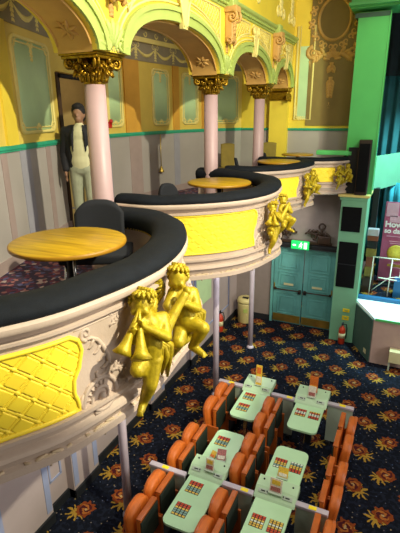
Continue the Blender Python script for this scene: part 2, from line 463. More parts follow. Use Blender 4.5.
MB().box((-2.15, 10.366, 2.27), (.07, .006, .15)).build('doorway_mark', 'exit_white', es)
for o in children(es): o.location = V(.10, -.10, -.11)
# carved overdoor with ring finial
oc = thing('carved_overdoor', 'dark carved scroll ornament with a ring finial above the double doors', 'carving', (-2.0, 10.44, 2.16))
fov = lambda a, b, h: V(a, 10.42-h, b)
cb = MB()
for sg in (1, -1):
    cx = -2.2
    relief(cb, fov, spiral(cx+sg*.54, 2.33, .14, 1.5, PI/2, -sg), taper(27, .03, .016))
    relief(cb, fov, [(cx+sg*(.54-.26*k/8), 2.47-.05*math.sin(k/8*PI*2)) for k in range(9)], .028)
    leaf(cb, fov, [(cx+sg*(.1+.06*k), 2.42+.05*math.sin(k*.7)) for k in range(7)], .09, .018)
    relief(cb, fov, spiral(cx+sg*.28, 2.37, .08, 1.3, -PI/2, sg), taper(27, .025, .014))
cb.box((-2.15, 10.45, 2.20), (1.36, .05, .07), bev=.01)
cb.build('scrollwork', 'wood_dark', oc)
rg = MB(); rg.tube([(-1.72+.07*math.cos(k*PI/10), 10.41, 2.62+.07*math.sin(k*PI/10)) for k in range(20)], .02, 8, closed=True); rg.cap((-1.72, 10.41, 2.45), .03, (-1.72, 10.41, 2.56), .02)
rg.build('ring_finial', 'wood_dark', oc)
MB().box((-1.65, 10.42, 2.30), (.3, .06, .2), bev=.03).build('cartouche', 'wood_dark', oc)

# ================================================================== GALLERY: boxes along the left
UW = Curve([(-3.3, 1.6), (-3.62, 2.6), (-3.94, 3.5), (-4.28, 4.45), (-4.62, 5.5), (-4.88, 6.9), (-4.82, 8.1), (-4.68, 9.2), (-4.35, 10.1), (-3.9, 10.8)])
ZF = 3.5; ZR = 4.77
gal_poly = [(p.x, p.y) for p in UW.p[::6]]+[(-3.9, 10.8), (-2.6, 10.8), (-2.6, 1.0), (-3.3, 1.0)]
struct(MB().prism(gal_poly, 3.46, ZF).build('floor_gallery', 'carpet_plum'))
struct(MB().prism(gal_poly, 3.3, 3.46).build('ceiling_under_gallery', 'plaster_lilac'))

BOX = [
 dict(z=4.145, zb=3.25, lip=[(-3.0, .62), (-2.35, .72), (-1.88, .98), (-1.63, 1.31), (-1.49, 1.56), (-1.40, 1.89), (-1.365, 2.12), (-1.36, 2.4), (-1.43, 2.78), (-1.6, 3.18), (-1.84, 3.5), (-2.2, 3.69), (-2.85, 3.76)],
      pan=(.9, 1.66), pz=(3.995, 3.545), cher=(2.35, 2.75), far=3.3, ord='nearest the camera', plab='nearest gallery box, beside the round wooden table'),
 dict(z=4.17, zb=3.29, lip=[(-2.9, 4.02), (-2.5, 4.03), (-2.2, 4.17), (-2.0, 4.31), (-1.83, 4.47), (-1.68, 4.65), (-1.56, 4.88), (-1.48, 5.2), (-1.48, 5.55), (-1.57, 5.98), (-1.78, 6.35), (-2.15, 6.6), (-2.7, 6.9), (-3.15, 6.98)],
      pan=(4.0, 4.96), pz=(4.06, 3.63), cher=(5.42, 5.8), far=5.9, ord='second from the camera', plab='second gallery box'),
 dict(z=4.17, zb=3.43, lip=[(-2.85, 7.1), (-2.5, 7.14), (-2.12, 7.38), (-1.77, 7.88), (-1.67, 8.41), (-1.68, 8.75), (-1.85, 9.05), (-2.3, 9.2), (-2.85, 9.22)],
      pan=(7.3, 7.93), pz=(4.08, 3.68), cher=(8.35, 8.65), far=8.8, ord='third from the camera', plab='third gallery box'),
 dict(z=4.14, zb=3.45, lip=[(-2.85, 9.45), (-2.3, 9.5), (-1.8, 9.64), (-1.42, 9.86), (-1.21, 10.18), (-1.20, 10.5)],
      pan=(9.62, 9.93), pz=(4.05, 3.75), cher=(10.1, 10.4), far=10.5, ord='farthest, against the green pier', plab='farthest gallery box, against the green pier'),
]
for i, B in enumerate(BOX):
    c = B['c'] = Curve(B['lip'])
    # floor of the box
    poly = [tuple(c.at(t)+c.nor(t)*-.12) for t in [c.L*k/40 for k in range(41)]]
    poly = [(p[0], p[1]) for p in poly]
    ext = [(-3.2, poly[-1][1]), (-3.2, poly[0][1])]
    root = thing('balcony_front', f'curved lilac plaster balcony front with velvet rail, {B["plab"]}', 'balcony', (c.at(c.L*.5).x, c.at(c.L*.5).y, B['zb']))
    B['root'] = root
    MB().prism(poly+ext, max(ZF-.1, B['zb']+.032)-.0005*i, ZF+.014+.001*i).build('box_floor', 'carpet_plum', root)
    z, zb = B['z'], B['zb']
    MB().prism(poly+ext, zb+.01, zb+.03).build('soffit', 'plaster_lilac', root)
    s0 = c.nearY((B['cher'][0]+B['cher'][1])/2, .2, .9)
    fa_, fc_, fw_ = (.25, c.near(-1.68, 3.3), .40) if i == 0 else (.10, s0+.15, .35)
    def flare(t, fa_=fa_, fc_=fc_, fw_=fw_): return fa_*math.exp(-((t-fc_)/fw_)**2)
    prof = [(z+.03, -.1), (z+.03, -.01), (z+.015, .006), (z-.005, .008), (z-.02, 0), (z-.035, -.045), (z-.07, -.055), (z-.078, -.035), (z-.095, -.035), (z-.103, -.06),
            (zb+.285, -.066), (zb+.278, -.03), (zb+.255, -.03), (zb+.24, -.06), (zb+.20, -.07), (zb+.18, -.04), (zb+.16, -.035), (zb+.15, -.06), (zb+.09, -.085), (zb+.075, -.06), (zb+.03, -.06), (zb+.02, -.10), (zb, -.13), (zb, -.6)]
    B['off'] = -.064
    fb = MB(); n = max(60, int(c.L/.04)); rows = []
    for k in range(n+1):
        t = c.L*k/n
        rows.append([fb.bm.verts.new(c.pt(t, pz, po+(flare(t)*min(1, max(0, (z-.1-pz)/(z-.1-zb))) if po > -.3 else 0))) for pz, po in prof])
    for A, Bq in zip(rows, rows[1:]):
        for j in range(len(prof)-1): fb.face([A[j], Bq[j], Bq[j+1], A[j+1]])
    # inner face of the parapet
    g = fb.grid(lambda u, v: c.pt(c.L*u, z-.03-(z-.03-ZF)*v, -.2), n, 2)
    fb.build('fascia', 'plaster_lilac', root, sharp=40)
    # velvet rail: a padded flat cushion
    vb = MB(); cs = [(-.01, .035), (.0, .055), (-.01, .085), (-.06, .115), (-.14, .122), (-.22, .11), (-.275, .075), (-.285, .03), (-.27, -.05), (-.2, -.06), (-.2, .02)]
    if i == 3: cs = [(a*.8, b*.9) for a, b in cs]
    rows = []
    for k in range(n+1):
        t = c.L*k/n; wv = .004*math.sin(t*9)
        rows.append([vb.bm.verts.new(c.pt(t, z+b-.005+wv*(b > .05), a)) for a, b in cs])
    for A, Bq in zip(rows, rows[1:]):
        for j in range(len(cs)): vb.face([A[j], Bq[j], Bq[(j+1) % len(cs)], A[(j+1) % len(cs)]])
    vb.face(rows[0]); vb.face(rows[-1][::-1])
    vb.build('velvet_rail', 'velvet_navy', root)
    if i < 2:
        sb = MB(); t = .1
        while t < c.L-.1:
            sb.ball(c.pt(t, z-.045, -.276), .008, 6); t += .05
        sb.build('brass_studs', 'brass', root)
    # quilted yellow panel with shaped end
    ta = c.near(-2.35, 4.09) if i == 1 else c.nearY(B['pan'][0], 0, .6); tb = c.nearY(B['pan'][1], 0, .6)
    if i == 3: ta, tb = c.near(-1.95, 9.59), c.near(-1.46, 9.85)
    zt, zo = B['pz']; hh = zt-zo; k_ = hh/.46
    def endr(v): # edge offset, v 0 top .. 1 bottom
        P = [(-.05, 0), (.0, .06), (.02, .2), (.0, .38), (-.05, .6), (-.055, .75), (-.035, .9), (-.03, 1)]
        for (a, va), (b, vb_) in zip(P, P[1:]):
            if v <= vb_: u = (v-va)/(vb_-va); u = u*u*(3-2*u); return (a+(b-a)*u)*k_
        return P[-1][0]*k_
    def surf(t, zz, h=0, c=c, z=z, zb=zb, flare=flare):
        return c.pt(t, zz, -.064+flare(t)*min(1, max(0, (z-.1-zz)/(z-.1-zb)))+h)
    B['surf'] = surf
    def quilt(u, v):
        tl, tr = ta-endr(v), tb+endr(v); t = tl+(tr-tl)*u; zz = zt-hh*v
        a = t/.15+zz/.135; b = t/.15-zz/.135
        fa, fb_ = abs((a % 1)-.5), abs((b % 1)-.5); e = max(fa, fb_)
        h = .009 if e < .385 else (.003 if e < .435 else .007)
        if fa > .42 and fb_ > .42: h = .012
        ed = min(u, 1-u, v, 1-v)
        if ed <= .001: h = -.003
        return surf(t, zz, h)
    q = MB(); q.grid(quilt, 220 if i == 0 else 110, 130 if i == 0 else 70)
    pan = q.build('quilted_panel', 'quilt_yellow', root, sharp=60)
    ol = [(ta-endr(0)+(tb+endr(0)-ta+endr(0))*k/14, zt) for k in range(15)]+[(tb+endr(k/14), zt-hh*k/14) for k in range(1, 15)]
    ol += [(tb+endr(1)-(tb-ta+2*endr(1))*k/14, zo) for k in range(1, 15)]+[(ta-endr(1-k/14), zo+hh*k/14) for k in range(1, 14)]
    fbm = MB(); fbm.tube([surf(a, b, .006) for a, b in ol], .014*max(.75, k_), 8, closed=True); fbm.build('panel_frame', 'quilt_yellow', pan)
    # plaster scrolls between panel and figures
    rl = MB(); r2_ = MB(); f = surf; H = hh
    cscale = H/.40
    if i < 3:
        cx = tb+.20*cscale; zm = (zt+zo)/2
        # big volute at the bottom and acanthus rising from it
        cs = hh/.49; q_ = lambda da, dz: (tb+da*cs, zo+dz*cs)
        relief(rl, f, [q_(*p) for p in spiral(.15, .0, .155, 2.1, PI*1.12, -1, 46, .1)], taper(47, .019*cs, .012*cs))
        rl.ball(f(*q_(.15, .0), 0), .028*cs, 10)
        relief(rl, f, [q_(*p) for p in ((-.005, -.07), (.0, -.03), (-.015, .03), (.01, .08))], [.01*cs, .016*cs, .016*cs, .008*cs])
        for k in range(6):   # fluting inside the volute shell
            an = PI*.95-k*.33; relief(rl, f, [q_(.15+math.cos(an)*rr_, math.sin(an)*rr_) for rr_ in (.075, .10, .125)], [.006*cs, .010*cs, .008*cs])
        stem = [(.055, .43), (.10, .43), (.145, .40), (.185, .34), (.215, .27), (.225, .20), (.20, .155), (.155, .14), (.12, .155), (.115, .18), (.135, .185)]
        relief(rl, f, [q_(*p) for p in stem], [.010*cs, .014*cs, .017*cs, .019*cs, .020*cs, .019*cs, .017*cs, .015*cs, .013*cs, .010*cs, .006*cs])
        relief(rl, f, [q_(*p) for p in spiral(.065, .47, .045, 1.3, -PI/2, -1, 22)], taper(23, .015*cs, .009*cs))
        for (ax, ay), (dx, dy) in (((.12, .42), (-.05, -.055)), ((.17, .37), (-.065, -.055)), ((.205, .30), (-.07, -.05)), ((.222, .23), (-.07, -.03))):
            relief(rl, f, [q_(ax+dx*k/4, ay+dy*k/4-.018*math.sin(k/4*PI)) for k in range(5)], [.014*cs, .015*cs, .014*cs, .011*cs, .004*cs])
        leaf(rl, f, [q_(.24+.025*k, .13+.012*k*math.sin(k)) for k in range(6)], .055*cs, .010*cs)
        leaf(rl, f, [q_(.30+.01*k, .05-.03*k) for k in range(5)], .055*cs, .011*cs)
        relief(rl, f, [q_(*p) for p in spiral(.33, -.02, .06, 1.5, PI, -1, 22)], taper(23, .016*cs, .010*cs))
        leaf(rl, f, [q_(.25+.022*k, .45+.012*k) for k in range(5)], .04*cs, .008*cs); fan(rl, f, *q_(.30, .50), .06*cs, .2, 2.6, 5, .009*cs)
        relief(rl, f, [q_(-.02+.05*k, .515) for k in range(10)], .007*cs)
        leaf(rl, f, [q_(.08+.05*k, -.10-.012*k) for k in range(5)], .04*cs, .010*cs)
        # beyond the figures
        x2 = c.nearY(B['cher'][1], .2, .95)+.34
        cscroll(r2_, f, x2, zm, H*.95, -1, .018*cscale)
        leaf(r2_, f, [(x2+.1*cscale, zo+.05*k) for k in range(int(6*cscale))], .06*cscale, .012*cscale)
        leaf(r2_, f, [(x2-.12*cscale, zo+.1+.05*k) for k in range(int(6*cscale))], .05*cscale, .010*cscale)
        fan(r2_, f, x2, zt-.05, .1*cscale, 0, PI, 7, .012*cscale)
    else:
        cscroll(rl, f, tb+.12, (zt+zo)/2, H, 1, .014); leaf(rl, f, [(tb+.2, zo+.04*k) for k in range(7)], .05, .010)
        cscroll(rl, f, tb+.3, (zt+zo)/2, H, -1, .012)
    rl.build('plaster_scrolls', 'plaster_lilac', root)
    if i < 3: r2_.build('plaster_scrolls', 'plaster_lilac', root)
    # acanthus drops along the bottom moulding
    lb = MB(); t = .25
    fbot = lambda a, b, h: c.pt(a, b, -.075+flare(a)*.9+h)
    while t < c.L-.2 and i < 3:
        fan(lb, fbot, t, zb+.10, .09, PI*1.08, PI*1.92, 7, .011)
        relief(lb, fbot, [(t-.14+.04*k, zb+.075+.012*math.cos(k*1.8)) for k in range(8)], .009)
        t += .38
    if i < 3: lb.build('acanthus_drops', 'plaster_cream', root)

# support posts
for k, (y, lab) in enumerate(((3.83, 'slim lilac post under the nearest gallery box, beside orange seats'), (6.85, 'slim lilac post under the second gallery box, middle of three'), (8.88, 'slim lilac post nearest the cream bin'))):
    p = thing('support_post', lab, 'post', (-2.88, y, 0), group='posts under the gallery')
    MB().lathe([(.055, .03), (.052, 3.25)], (-2.88, y, 0), 20).build('shaft', 'post_lilac', p)
    MB().lathe([(.08, 0), (.08, .02), (.062, .04), (.058, .06)], (-2.88, y, 0), 20).build('base_collar', 'post_lilac', p)
    MB().lathe([(.055, 3.1), (.07, 3.13), (.075, 3.2), (.09, 3.25), (.09, 3.3)], (-2.88, y, 0), 20).build('top_collar', 'post_lilac', p)

# ================================================================== columns with gilded capitals
def make_column(x, y, lab, ztop=5.4):
    c = thing('column', lab, 'column', (x, y, ZF), group='arcade columns')
    MB().lathe([(.115, 0), (.113, .6), (.104, ztop-ZF+.02)], (0, 0, 0), 28).build('shaft', 'column_pink', c, None)
    MB().lathe([(.18, 0), (.18, .06), (.15, .08), (.155, .13), (.13, .17), (.125, .2)], (0, 0, 0), 28).build('column_base', 'column_pink', c)
    cp = MB(); z0 = ztop-ZF
    cp.lathe([(.112, -.02), (.135, 0), (.12, .03), (.13, .08), (.16, .15), (.2, .2)], (0, 0, z0), 24)
    for ring, (rr, zz, hgt, nn, ph) in enumerate(((.135, .01, .10, 8, 0), (.15, .07, .11, 8, PI/8))):
        for k in range(nn):
            a = ph+2*PI*k/nn; d = V(math.cos(a), math.sin(a), 0); t = V(-d.y, d.x, 0)
            for w, sc in ((0, 1.), (.028, .82), (-.028, .82)):
                pts = [d*(rr+.005+.09*(j/6)**2.2)+t*w*(1+.5*math.sin(j/6*PI))+V(0, 0, z0+zz+hgt*sc*math.sin(min(1, j/5)*PI/2)-(.03 if j == 6 else 0)) for j in range(7)]
                cp.tube(pts, [.016, .02, .021, .02, .018, .018, .012], 6)
    for k in range(4):
        a = PI/4+k*PI/2; d = V(math.cos(a), math.sin(a), 0); e = V(-d.y, d.x, 0)
        for sg in (1, -1):
            sp = spiral(.265, .175, .055, 1.5, PI/2, -1, 20, .1)
            st = [(.15, .05), (.165, .12), (.2, .2)]
            cp.tube([d*q[0]+e*sg*.022+V(0, 0, z0+q[1]) for q in st+sp], [.014]*3+taper(21, .02, .012), 6)
        cp.ball(d*.26+V(0, 0, z0+.165), .03, 8)
        b = k*PI/2; d = V(math.cos(b), math.sin(b), 0)
        cp.ball(d*.225+V(0, 0, z0+.2), (.035, .035, .035), 8)
        e = V(-d.y, d.x, 0)
        for sg in (1, -1):
            cp.tube([d*(.2)+e*sg*(.02+q[0])+V(0, 0, z0+q[1]) for q in spiral(.06, .15, .035, 1.3, PI/2, 1, 14)], .012, 6)
    for v in cp.bm.verts: v.co.x *= .84; v.co.y *= .84
    cp.build('capital', 'gilt_brown', c)
    ab = MB(); ab.box((0, 0, z0+.225), (.42, .42, .03), bev=.008).box((0, 0, z0+.25), (.45, .45, .022), bev=.006); ab.build('abacus', 'gilt_brown', c)
    for o in children(c): o.matrix_parent_inverse = Matrix.Identity(4)
    return c
col1 = make_column(-2.95, 3.9, 'pink column with gilded capital beside the person in a black jacket')
dup(col1, (-2.95, 6.78, ZF), label='pink column with gilded capital behind the second round table')
dup(col1, (-2.95, 9.22, ZF), label='pink column with gilded capital farthest from the camera, near mustard chairs')

# ================================================================== arcade wall above the columns
XF, XB, ZT = -2.70, -3.2, 8.6
ZS = 5.665
bays = [(1.0, 3.9, .46), (3.9, 6.78, .46), (6.78, 9.22, .42), (9.22, 10.9, .38)]
def archz(y):
    for a, b, r in bays:
        if a <= y <= b:
            hw = (b-a)/2-.25; u = abs(y-(a+b)/2)/hw
            return ZS if u >= 1 else ZS+r*math.sqrt(max(0, 1-u**2.3))
    return ZS
ys = []
for a, b, r in bays:
    hw = (b-a)/2-.25; m = (a+b)/2
    ys += [a]+[m-hw*math.cos(PI*k/28) for k in range(29)]+[b]
ys = sorted(set(round(y, 4) for y in ys))
aw = MB(); prev = None
for y in ys:
    zc = archz(y); r = [aw.bm.verts.new(p) for p in ((XF, y, ZT), (XF, y, zc), (XB, y, zc), (XB, y, ZT))]
    if prev:
        for j in range(3): aw.face([prev[j], r[j], r[j+1], prev[j+1]])
    prev = r
wa = struct(aw.build('wall_arcade', 'wall_yellow', sharp=30))
ff = lambda a, b, h: V(XF+h, a, b)
for bi, (a, b, r) in enumerate(bays):
    hw = (b-a)/2-.25; m = (a+b)/2; N = 40
    def ap(k, off): # arch point offset outward
        th = PI*k/N; u = -math.cos(th); zz = ZS+r*max(0, 1-abs(u)**2.3)**.5
        n_ = V(u*r*1.0, math.sin(th)*hw*.9+.02).normalized()
        return (m+u*hw+n_.x*off, zz+n_.y*off)
    ab = MB()   # green archivolt band, stepped
    for off0, off1, h0 in ((.0, .10, .025), (.10, .15, .045)):
        A = [[ab.bm.verts.new(ff(*ap(k, o), h)) for o, h in ((off0, -.01), (off0, h0), (off1, h0), (off1, -.01))] for k in range(N+1)]
        for p, q in zip(A, A[1:]):
            for j in range(3): ab.face([p[j], q[j], q[j+1], p[j+1]])
    ab.build('archivolt', 'trim_green', wa, sharp=40)
    eb = MB(); eb.tube([ff(*ap(k, .185), .005) for k in range(N+1)], .014, 6); eb.tube([ff(*ap(k, .235), .0) for k in range(N+1)], .010, 6)
    eb.build('arch_bead', 'moulding_pale', wa)
    sf = MB()   # soffit panel, tan
    A = [[sf.bm.verts.new(V(x, ap(k, 0)[0], ap(k, 0)[1]-.012)) for x in (XF-.05, XB+.05)] for k in range(N+1)]
    for p, q in zip(A, A[1:]): sf.face([p[0], q[0], q[1], p[1]])
    so = sf.build('soffit_panel', 'wall_tan', wa)
    fs = lambda s_, x, h: V(-2.95+x, ap(s_*N, 0)[0], ap(s_*N, 0)[1]-.014-h)
    rs = MB()
    for e in (.12, .88):
        relief(rs, fs, spiral(e, 0, .045, 1.4, 0, 1, 20), taper(21, .014, .01))
        for kk in range(7):
            an = kk*2*PI/7; rs.tube([fs(e+.05*math.cos(an)*q/3, .12*math.sin(an)*q/3, 0) for q in range(4)], [.012, .022, .018, .006], 6)
    rs.tube([fs(.04+.92*k/30, .19, 0) for k in range(31)], .012, 6); rs.tube([fs(.04+.92*k/30, -.19, 0) for k in range(31)], .012, 6)
    rs.build('soffit_ornament', 'wall_tan', so)
    # keystone cartouche
    kb = MB(); kz = ZS+r+.02
    kb.slab([(XF, m-.06, kz-.08), (XF, m+.06, kz-.08), (XF, m+.11, kz+.38), (XF, m-.11, kz+.38)], (.05, 0, 0))
    for sg in (1, -1):
        relief(kb, ff, spiral(m+sg*.09, kz+.30, .06, 1.4, PI/2, -sg, 20), taper(21, .02, .012), h=.05)
        relief(kb, ff, [(m+sg*(.12-.012*k), kz+.22-.04*k) for k in range(8)], .016, h=.05)
    leaf(kb, ff, [(m, kz-.06+.05*k) for k in range(7)], .09, .016); fan(kb, ff, m, kz+.3, .12, .3, PI-.3, 7, .018)
    kb.build('keystone', 'moulding_pale', wa)
    # diamond lattice panels in the spandrels each side of the keystone
    for sg in (1, -1):
        y0, y1 = m+sg*.22, m+sg*(hw-.02); lo, hi = min(y0, y1), max(y0, y1)
        zz1 = 6.50; z_in, z_out = kz+.16, ZS+r*.62+.16
        zb_ = lambda y: max(archz(y)+.27, 6.02)
        lt = MB()
        path = [(lo+(hi-lo)*k/10, zz1) for k in range(11)]+[(hi-(hi-lo)*k/10, min(zz1-.05, zb_(hi-(hi-lo)*k/10))) for k in range(11)]
        lt.tube([ff(p, q, .004) for p, q in path], .013, 6, closed=True)
        st = .085; v = -6
        for dg in (1, -1):
            t0 = -3.
            while t0 < 3:
                seg_pts = []
                for k in range(60):
                    zq = 5.9+k*.012; yq = m+t0+dg*(zq-6.2)
                    if lo+.01 < yq < hi-.01 and zb_(yq)+.01 < zq < zz1-.01: seg_pts.append((yq, zq))
                if len(seg_pts) > 2: lt.tube([ff(*seg_pts[0], .002), ff(*seg_pts[-1], .002)], .006, 4)
                t0 += st
        lt.build('lattice_panel', 'moulding_pale', wa)
for k, y in enumerate((3.9, 6.78, 9.22)):
    sb = MB()   # shell above each capital
    fan(sb, ff, y, 5.68, .27, .25, PI-.25, 9, .035); fan(sb, ff, y, 5.70, .15, .4, PI-.4, 6, .03)
    for sg in (1, -1): relief(sb, ff, spiral(y+sg*.1, 5.73, .06, 1.3, PI/2, -sg, 18), taper(19, .022, .014), h=.02)
    sb.build('shell_ornament', 'trim_green', wa)
    cb = MB()   # console bracket
    cb.box((XF+.09, y, 6.44), (.18, .2, .08), bev=.01); cb.box((XF+.06, y, 6.22), (.12, .15, .4), bev=.02)
    for yy in (-.08, .08):
        cb.tube([(XF+.02+p, y+yy, q) for p, q in spiral(.10, 6.34, .075, 1.5, PI/2, -1, 20)], taper(21, .022, .014), 6)
        cb.tube([(XF+.02+p, y+yy, q) for p, q in spiral(.05, 6.04, .05, 1.3, -PI/2, 1, 16)], taper(17, .02, .012), 6)
    leaf(cb, lambda a, b, h: V(XF+.12+h, a, b), [(y, 6.36-.05*j) for j in range(6)], .07, .018)
    leaf(cb, ff, [(y, 6.02-.035*j) for j in range(5)], .05, .016)
    for v in cb.bm.verts: v.co.z += .08
    cb.build('console_bracket', 'wall_tan', wa)
# garland above column one
gb = MB()
for sg in (1, -1): relief(gb, ff, [(3.9+sg*(.05+.07*k), 6.35-.22*math.sin(k/6*PI)+.02*k) for k in range(7)], [.018, .024, .03, .032, .03, .024, .018])
leaf(gb, ff, [(3.9, 6.5-.08*j) for j in range(6)], .1, .02); gb.build('garland', 'wall_ochre', wa)
# cornice with dentils
cprof = [(0, 6.53), (.02, 6.54), (.02, 6.57), (.05, 6.58), (.06, 6.60), (.09, 6.62), (.10, 6.64), (.10, 6.66), (.0, 6.68)]
cn = MB(); rows = [[cn.bm.verts.new((XF+p, y, q)) for p, q in cprof] for y in (1.0, 4, 7, 10.8)]
for A, Bq in zip(rows, rows[1:]):
    for j in range(len(cprof)-1): cn.face([A[j], Bq[j], Bq[j+1], A[j+1]])
cor = cn.build('cornice', 'trim_green', wa, sharp=20)
db = MB(); y = 4.5
while y < 10.75: db.box((XF+.04, y, 6.585), (.04, .045, .03)); y += .09
db.build('dentils', 'trim_green', cor)
for y in (6.78, 9.22): MB().box((XF+.06, y, 6.61), (.16, .2, .16), bev=.02).build('cornice_block', 'trim_green', wa)
ub = MB()
for y in (8.0, 9.6, 10.45):
    leaf(ub, ff, [(y, 6.9+.09*j) for j in range(8)], .14, .028)
    for sg in (1, -1): relief(ub, ff, spiral(y+sg*.18, 6.95, .1, 1.4, PI/2, -sg, 22), taper(23, .025, .014))
ub.build('upper_relief', 'moulding_pale', wa)
# end pilaster against the back wall
ep = MB(); ep.box((-2.95, 10.72, 4.5), (.42, .16, 2.0)); ep.build('end_pilaster', 'wall_yellow', wa)
cpb = MB(); fe = lambda a, b, h: V(-2.73+h, a, b)
for k in range(5): leaf(cpb, lambda a, b, h: V(-2.72+h, a, b), [(10.45+.08*k, 5.38+.05*j) for j in range(4)], .05, .02)
cpb.box((-2.95, 10.66, 5.62), (.5, .34, .06), bev=.01); cpb.box((-2.95, 10.7, 5.5), (.44, .24, .2), bev=.03); cpb.build('pilaster_capital', 'gilt_brown', wa)

# ================================================================== upper rear wall of the gallery
sdoor0, sdoor1 = UW.nearY(5.16), UW.nearY(6.45)
def uwf(a, b, h): return UW.pt(a, b, h)
uw = MB()
def strip(mb, f, s0, s1, z0, z1, n=24, h0=0, thick=.12):
    rows = []
    for k in range(n+1):
        s_ = s0+(s1-s0)*k/n
        rows.append([mb.bm.verts.new(f(s_, z, h)) for z, h in ((z0, h0-thick), (z0, h0), (z1, h0), (z1, h0-thick))])
    for A, Bq in zip(rows, rows[1:]):
        for j in range(4): mb.face([A[j], Bq[j], Bq[(j+1) % 4], A[(j+1) % 4]])
    mb.face(rows[0]); mb.face(rows[-1][::-1])
strip(uw, uwf, 0, sdoor0, ZF, 6.75); strip(uw, uwf, sdoor1, UW.L, ZF, 6.75); strip(uw, uwf, sdoor0, sdoor1, 5.68, 6.75)
wu = struct(uw.build('wall_gallery', 'gallery_yellow', sharp=40))
for a, b in ((0, sdoor0), (sdoor1, UW.L)):
    d = MB(); strip(d, uwf, a, b, ZF, ZR-.03, 30, .012, .014); d.build('dado', 'dado_grey', wu, sharp=40)
    d = MB()
    strip(d, uwf, a, b, ZR-.035, ZR+.03, 30, .03, .03); strip(d, uwf, a, b, ZR-.01, ZR+.015, 30, .045, .03); d.build('dado_rail', 'dado_teal', wu, sharp=40)
    d = MB(); strip(d, uwf, a, b, ZF, ZF+.13, 30, .03, .03); d.build('skirting', 'dado_mauve', wu, sharp=40)
def panel(s0, s1, z0=4.92, z1=5.95, mat_in='panel_green'):
    p = MB(); strip(p, uwf, s0+.02, s1-.02, z0+.02, z1-.02, 6, .006, .006); po = p.build('painted_field', mat_in, wu)
    f = MB()
    nn = 8
    for ins, r in ((0, .022), (.055, .010)):
        a0, a1, b0, b1 = s0+ins, s1-ins, z0+ins, z1-ins; ch = .07
        pts = [(a0, b0+ch), (a0+ch*.35, b0+ch*.35), (a0+ch, b0), (a1-ch, b0), (a1-ch*.35, b0+ch*.35), (a1, b0+ch), (a1, b1-ch), (a1-ch*.35, b1-ch*.35), (a1-ch, b1), (a0+ch, b1), (a0+ch*.35, b1-ch*.35), (a0, b1-ch)]
        f.tube([uwf(x, y, .006) for x, y in pts], r, 6, closed=True)
    m = (s0+s1)/2
    for yy, sgz in ((z0+.02, 1), (z1-.02, -1)):
        for sx, sg in ((s0+.06, 1), (s1-.06, -1)):
            relief(f, uwf, spiral(sx, yy+sgz*.04, .055, 1.3, PI if sg > 0 else 0, -sg*sgz, 18), taper(19, .02, .012))
            relief(f, uwf, [(sx+sg*.02*k, yy-.01+.02*math.sin(k*.9)*sgz) for k in range(7)], .015)
        fan(f, uwf, m, yy, .09, (.3 if sgz > 0 else PI+.3), (PI-.3 if sgz > 0 else 2*PI-.3), 6, .014)
    leaf(f, uwf, [(m, z1-.04-.05*j) for j in range(5)], .06, .014)
    f.build('panel_frame', 'moulding_pale', wu)
def pil(s0, s1, m='wall_ochre', z0=ZR+.03, z1=6.06):
    p = MB(); strip(p, uwf, s0, s1, z0, z1, 4, .03, .03); p.build('pilaster', m, wu, sharp=40)
sY = lambda y: UW.nearY(y)
panel(sY(4.02), sY(4.92)); panel(sY(2.5), sY(3.5))
pil(sY(3.66), sY(3.9), 'wall_yellow'); pil(sY(6.5), sY(6.68))
panel(sY(6.75), sY(7.2)); pil(sY(7.28), sY(7.75)); panel(sY(8.2), sY(8.75)); pil(sY(8.85), sY(9.1)); panel(sY(9.18), sY(9.7)); pil(sY(9.8), sY(10.0)); panel(sY(10.08), sY(10.7))
for y0, y1, m in ((2.6, 2.8, 'dado_mauve'), (3.5, 3.62, 'dado_mauve'), (3.9, 4.15, 'dado_blue'), (4.55, 4.72, 'dado_mauve'), (7.35, 7.75, 'dado_mauve'), (6.55, 6.75, 'dado_blue'), (8.85, 9.1, 'dado_blue')):
    d = MB(); strip(d, uwf, sY(y0), sY(y1), ZF+.13, ZR-.035, 4, .02, .02); d.build('dado_pilaster', m, wu, sharp=40)
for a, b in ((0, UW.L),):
    d = MB(); strip(d, uwf, a, b, 6.06, 6.75, 40, .012, .012); d.build('upper_band', 'ceiling_grey', wu, sharp=40)  # grey-tan band also carries the wall top's shade in its colour
sw = MB()
for k in range(16):
    s_ = .25+k*(UW.L-.5)/15; w_ = (UW.L-.5)/15
    relief(sw, uwf, [(s_+w_*j/8, 6.30-.14*math.sin(PI*j/8)) for j in range(9)], [.012, .02, .028, .034, .036, .034, .028, .02, .012])
    leaf(sw, uwf, [(s_, 6.32-.05*j) for j in range(6)], .07, .018)
    for sg in (1, -1): relief(sw, uwf, spiral(s_+sg*.06, 6.33, .05, 1.3, PI/2, -sg, 16), taper(17, .018, .012))
sw.build('swag_relief', 'moulding_pale', wu)
fz_ = MB()   # frieze and cove under the alcove ceiling
strip(fz_, uwf, 0, UW.L, 6.38, 6.46, 40, .05, .05); strip(fz_, uwf, 0, UW.L, 6.62, 6.75, 40, .14, .14)
for k in range(28):
    s_ = .3+k*(UW.L-.6)/27
    relief(fz_, uwf, spiral(s_, 6.54, .06, 1.2, PI*(k % 2), 1 if k % 2 else -1, 14), taper(15, .02, .012))
fz_.build('frieze', 'moulding_pale', wu, sharp=40)
struct(MB().prism([(p.x-.1, p.y) for p in UW.p[::6]]+[(-3.9, 10.9), (-2.95, 10.9), (-2.95, 1.0), (-3.3, 1.0)], 6.75, 6.85).build('ceiling_gallery', 'ceiling_grey'))
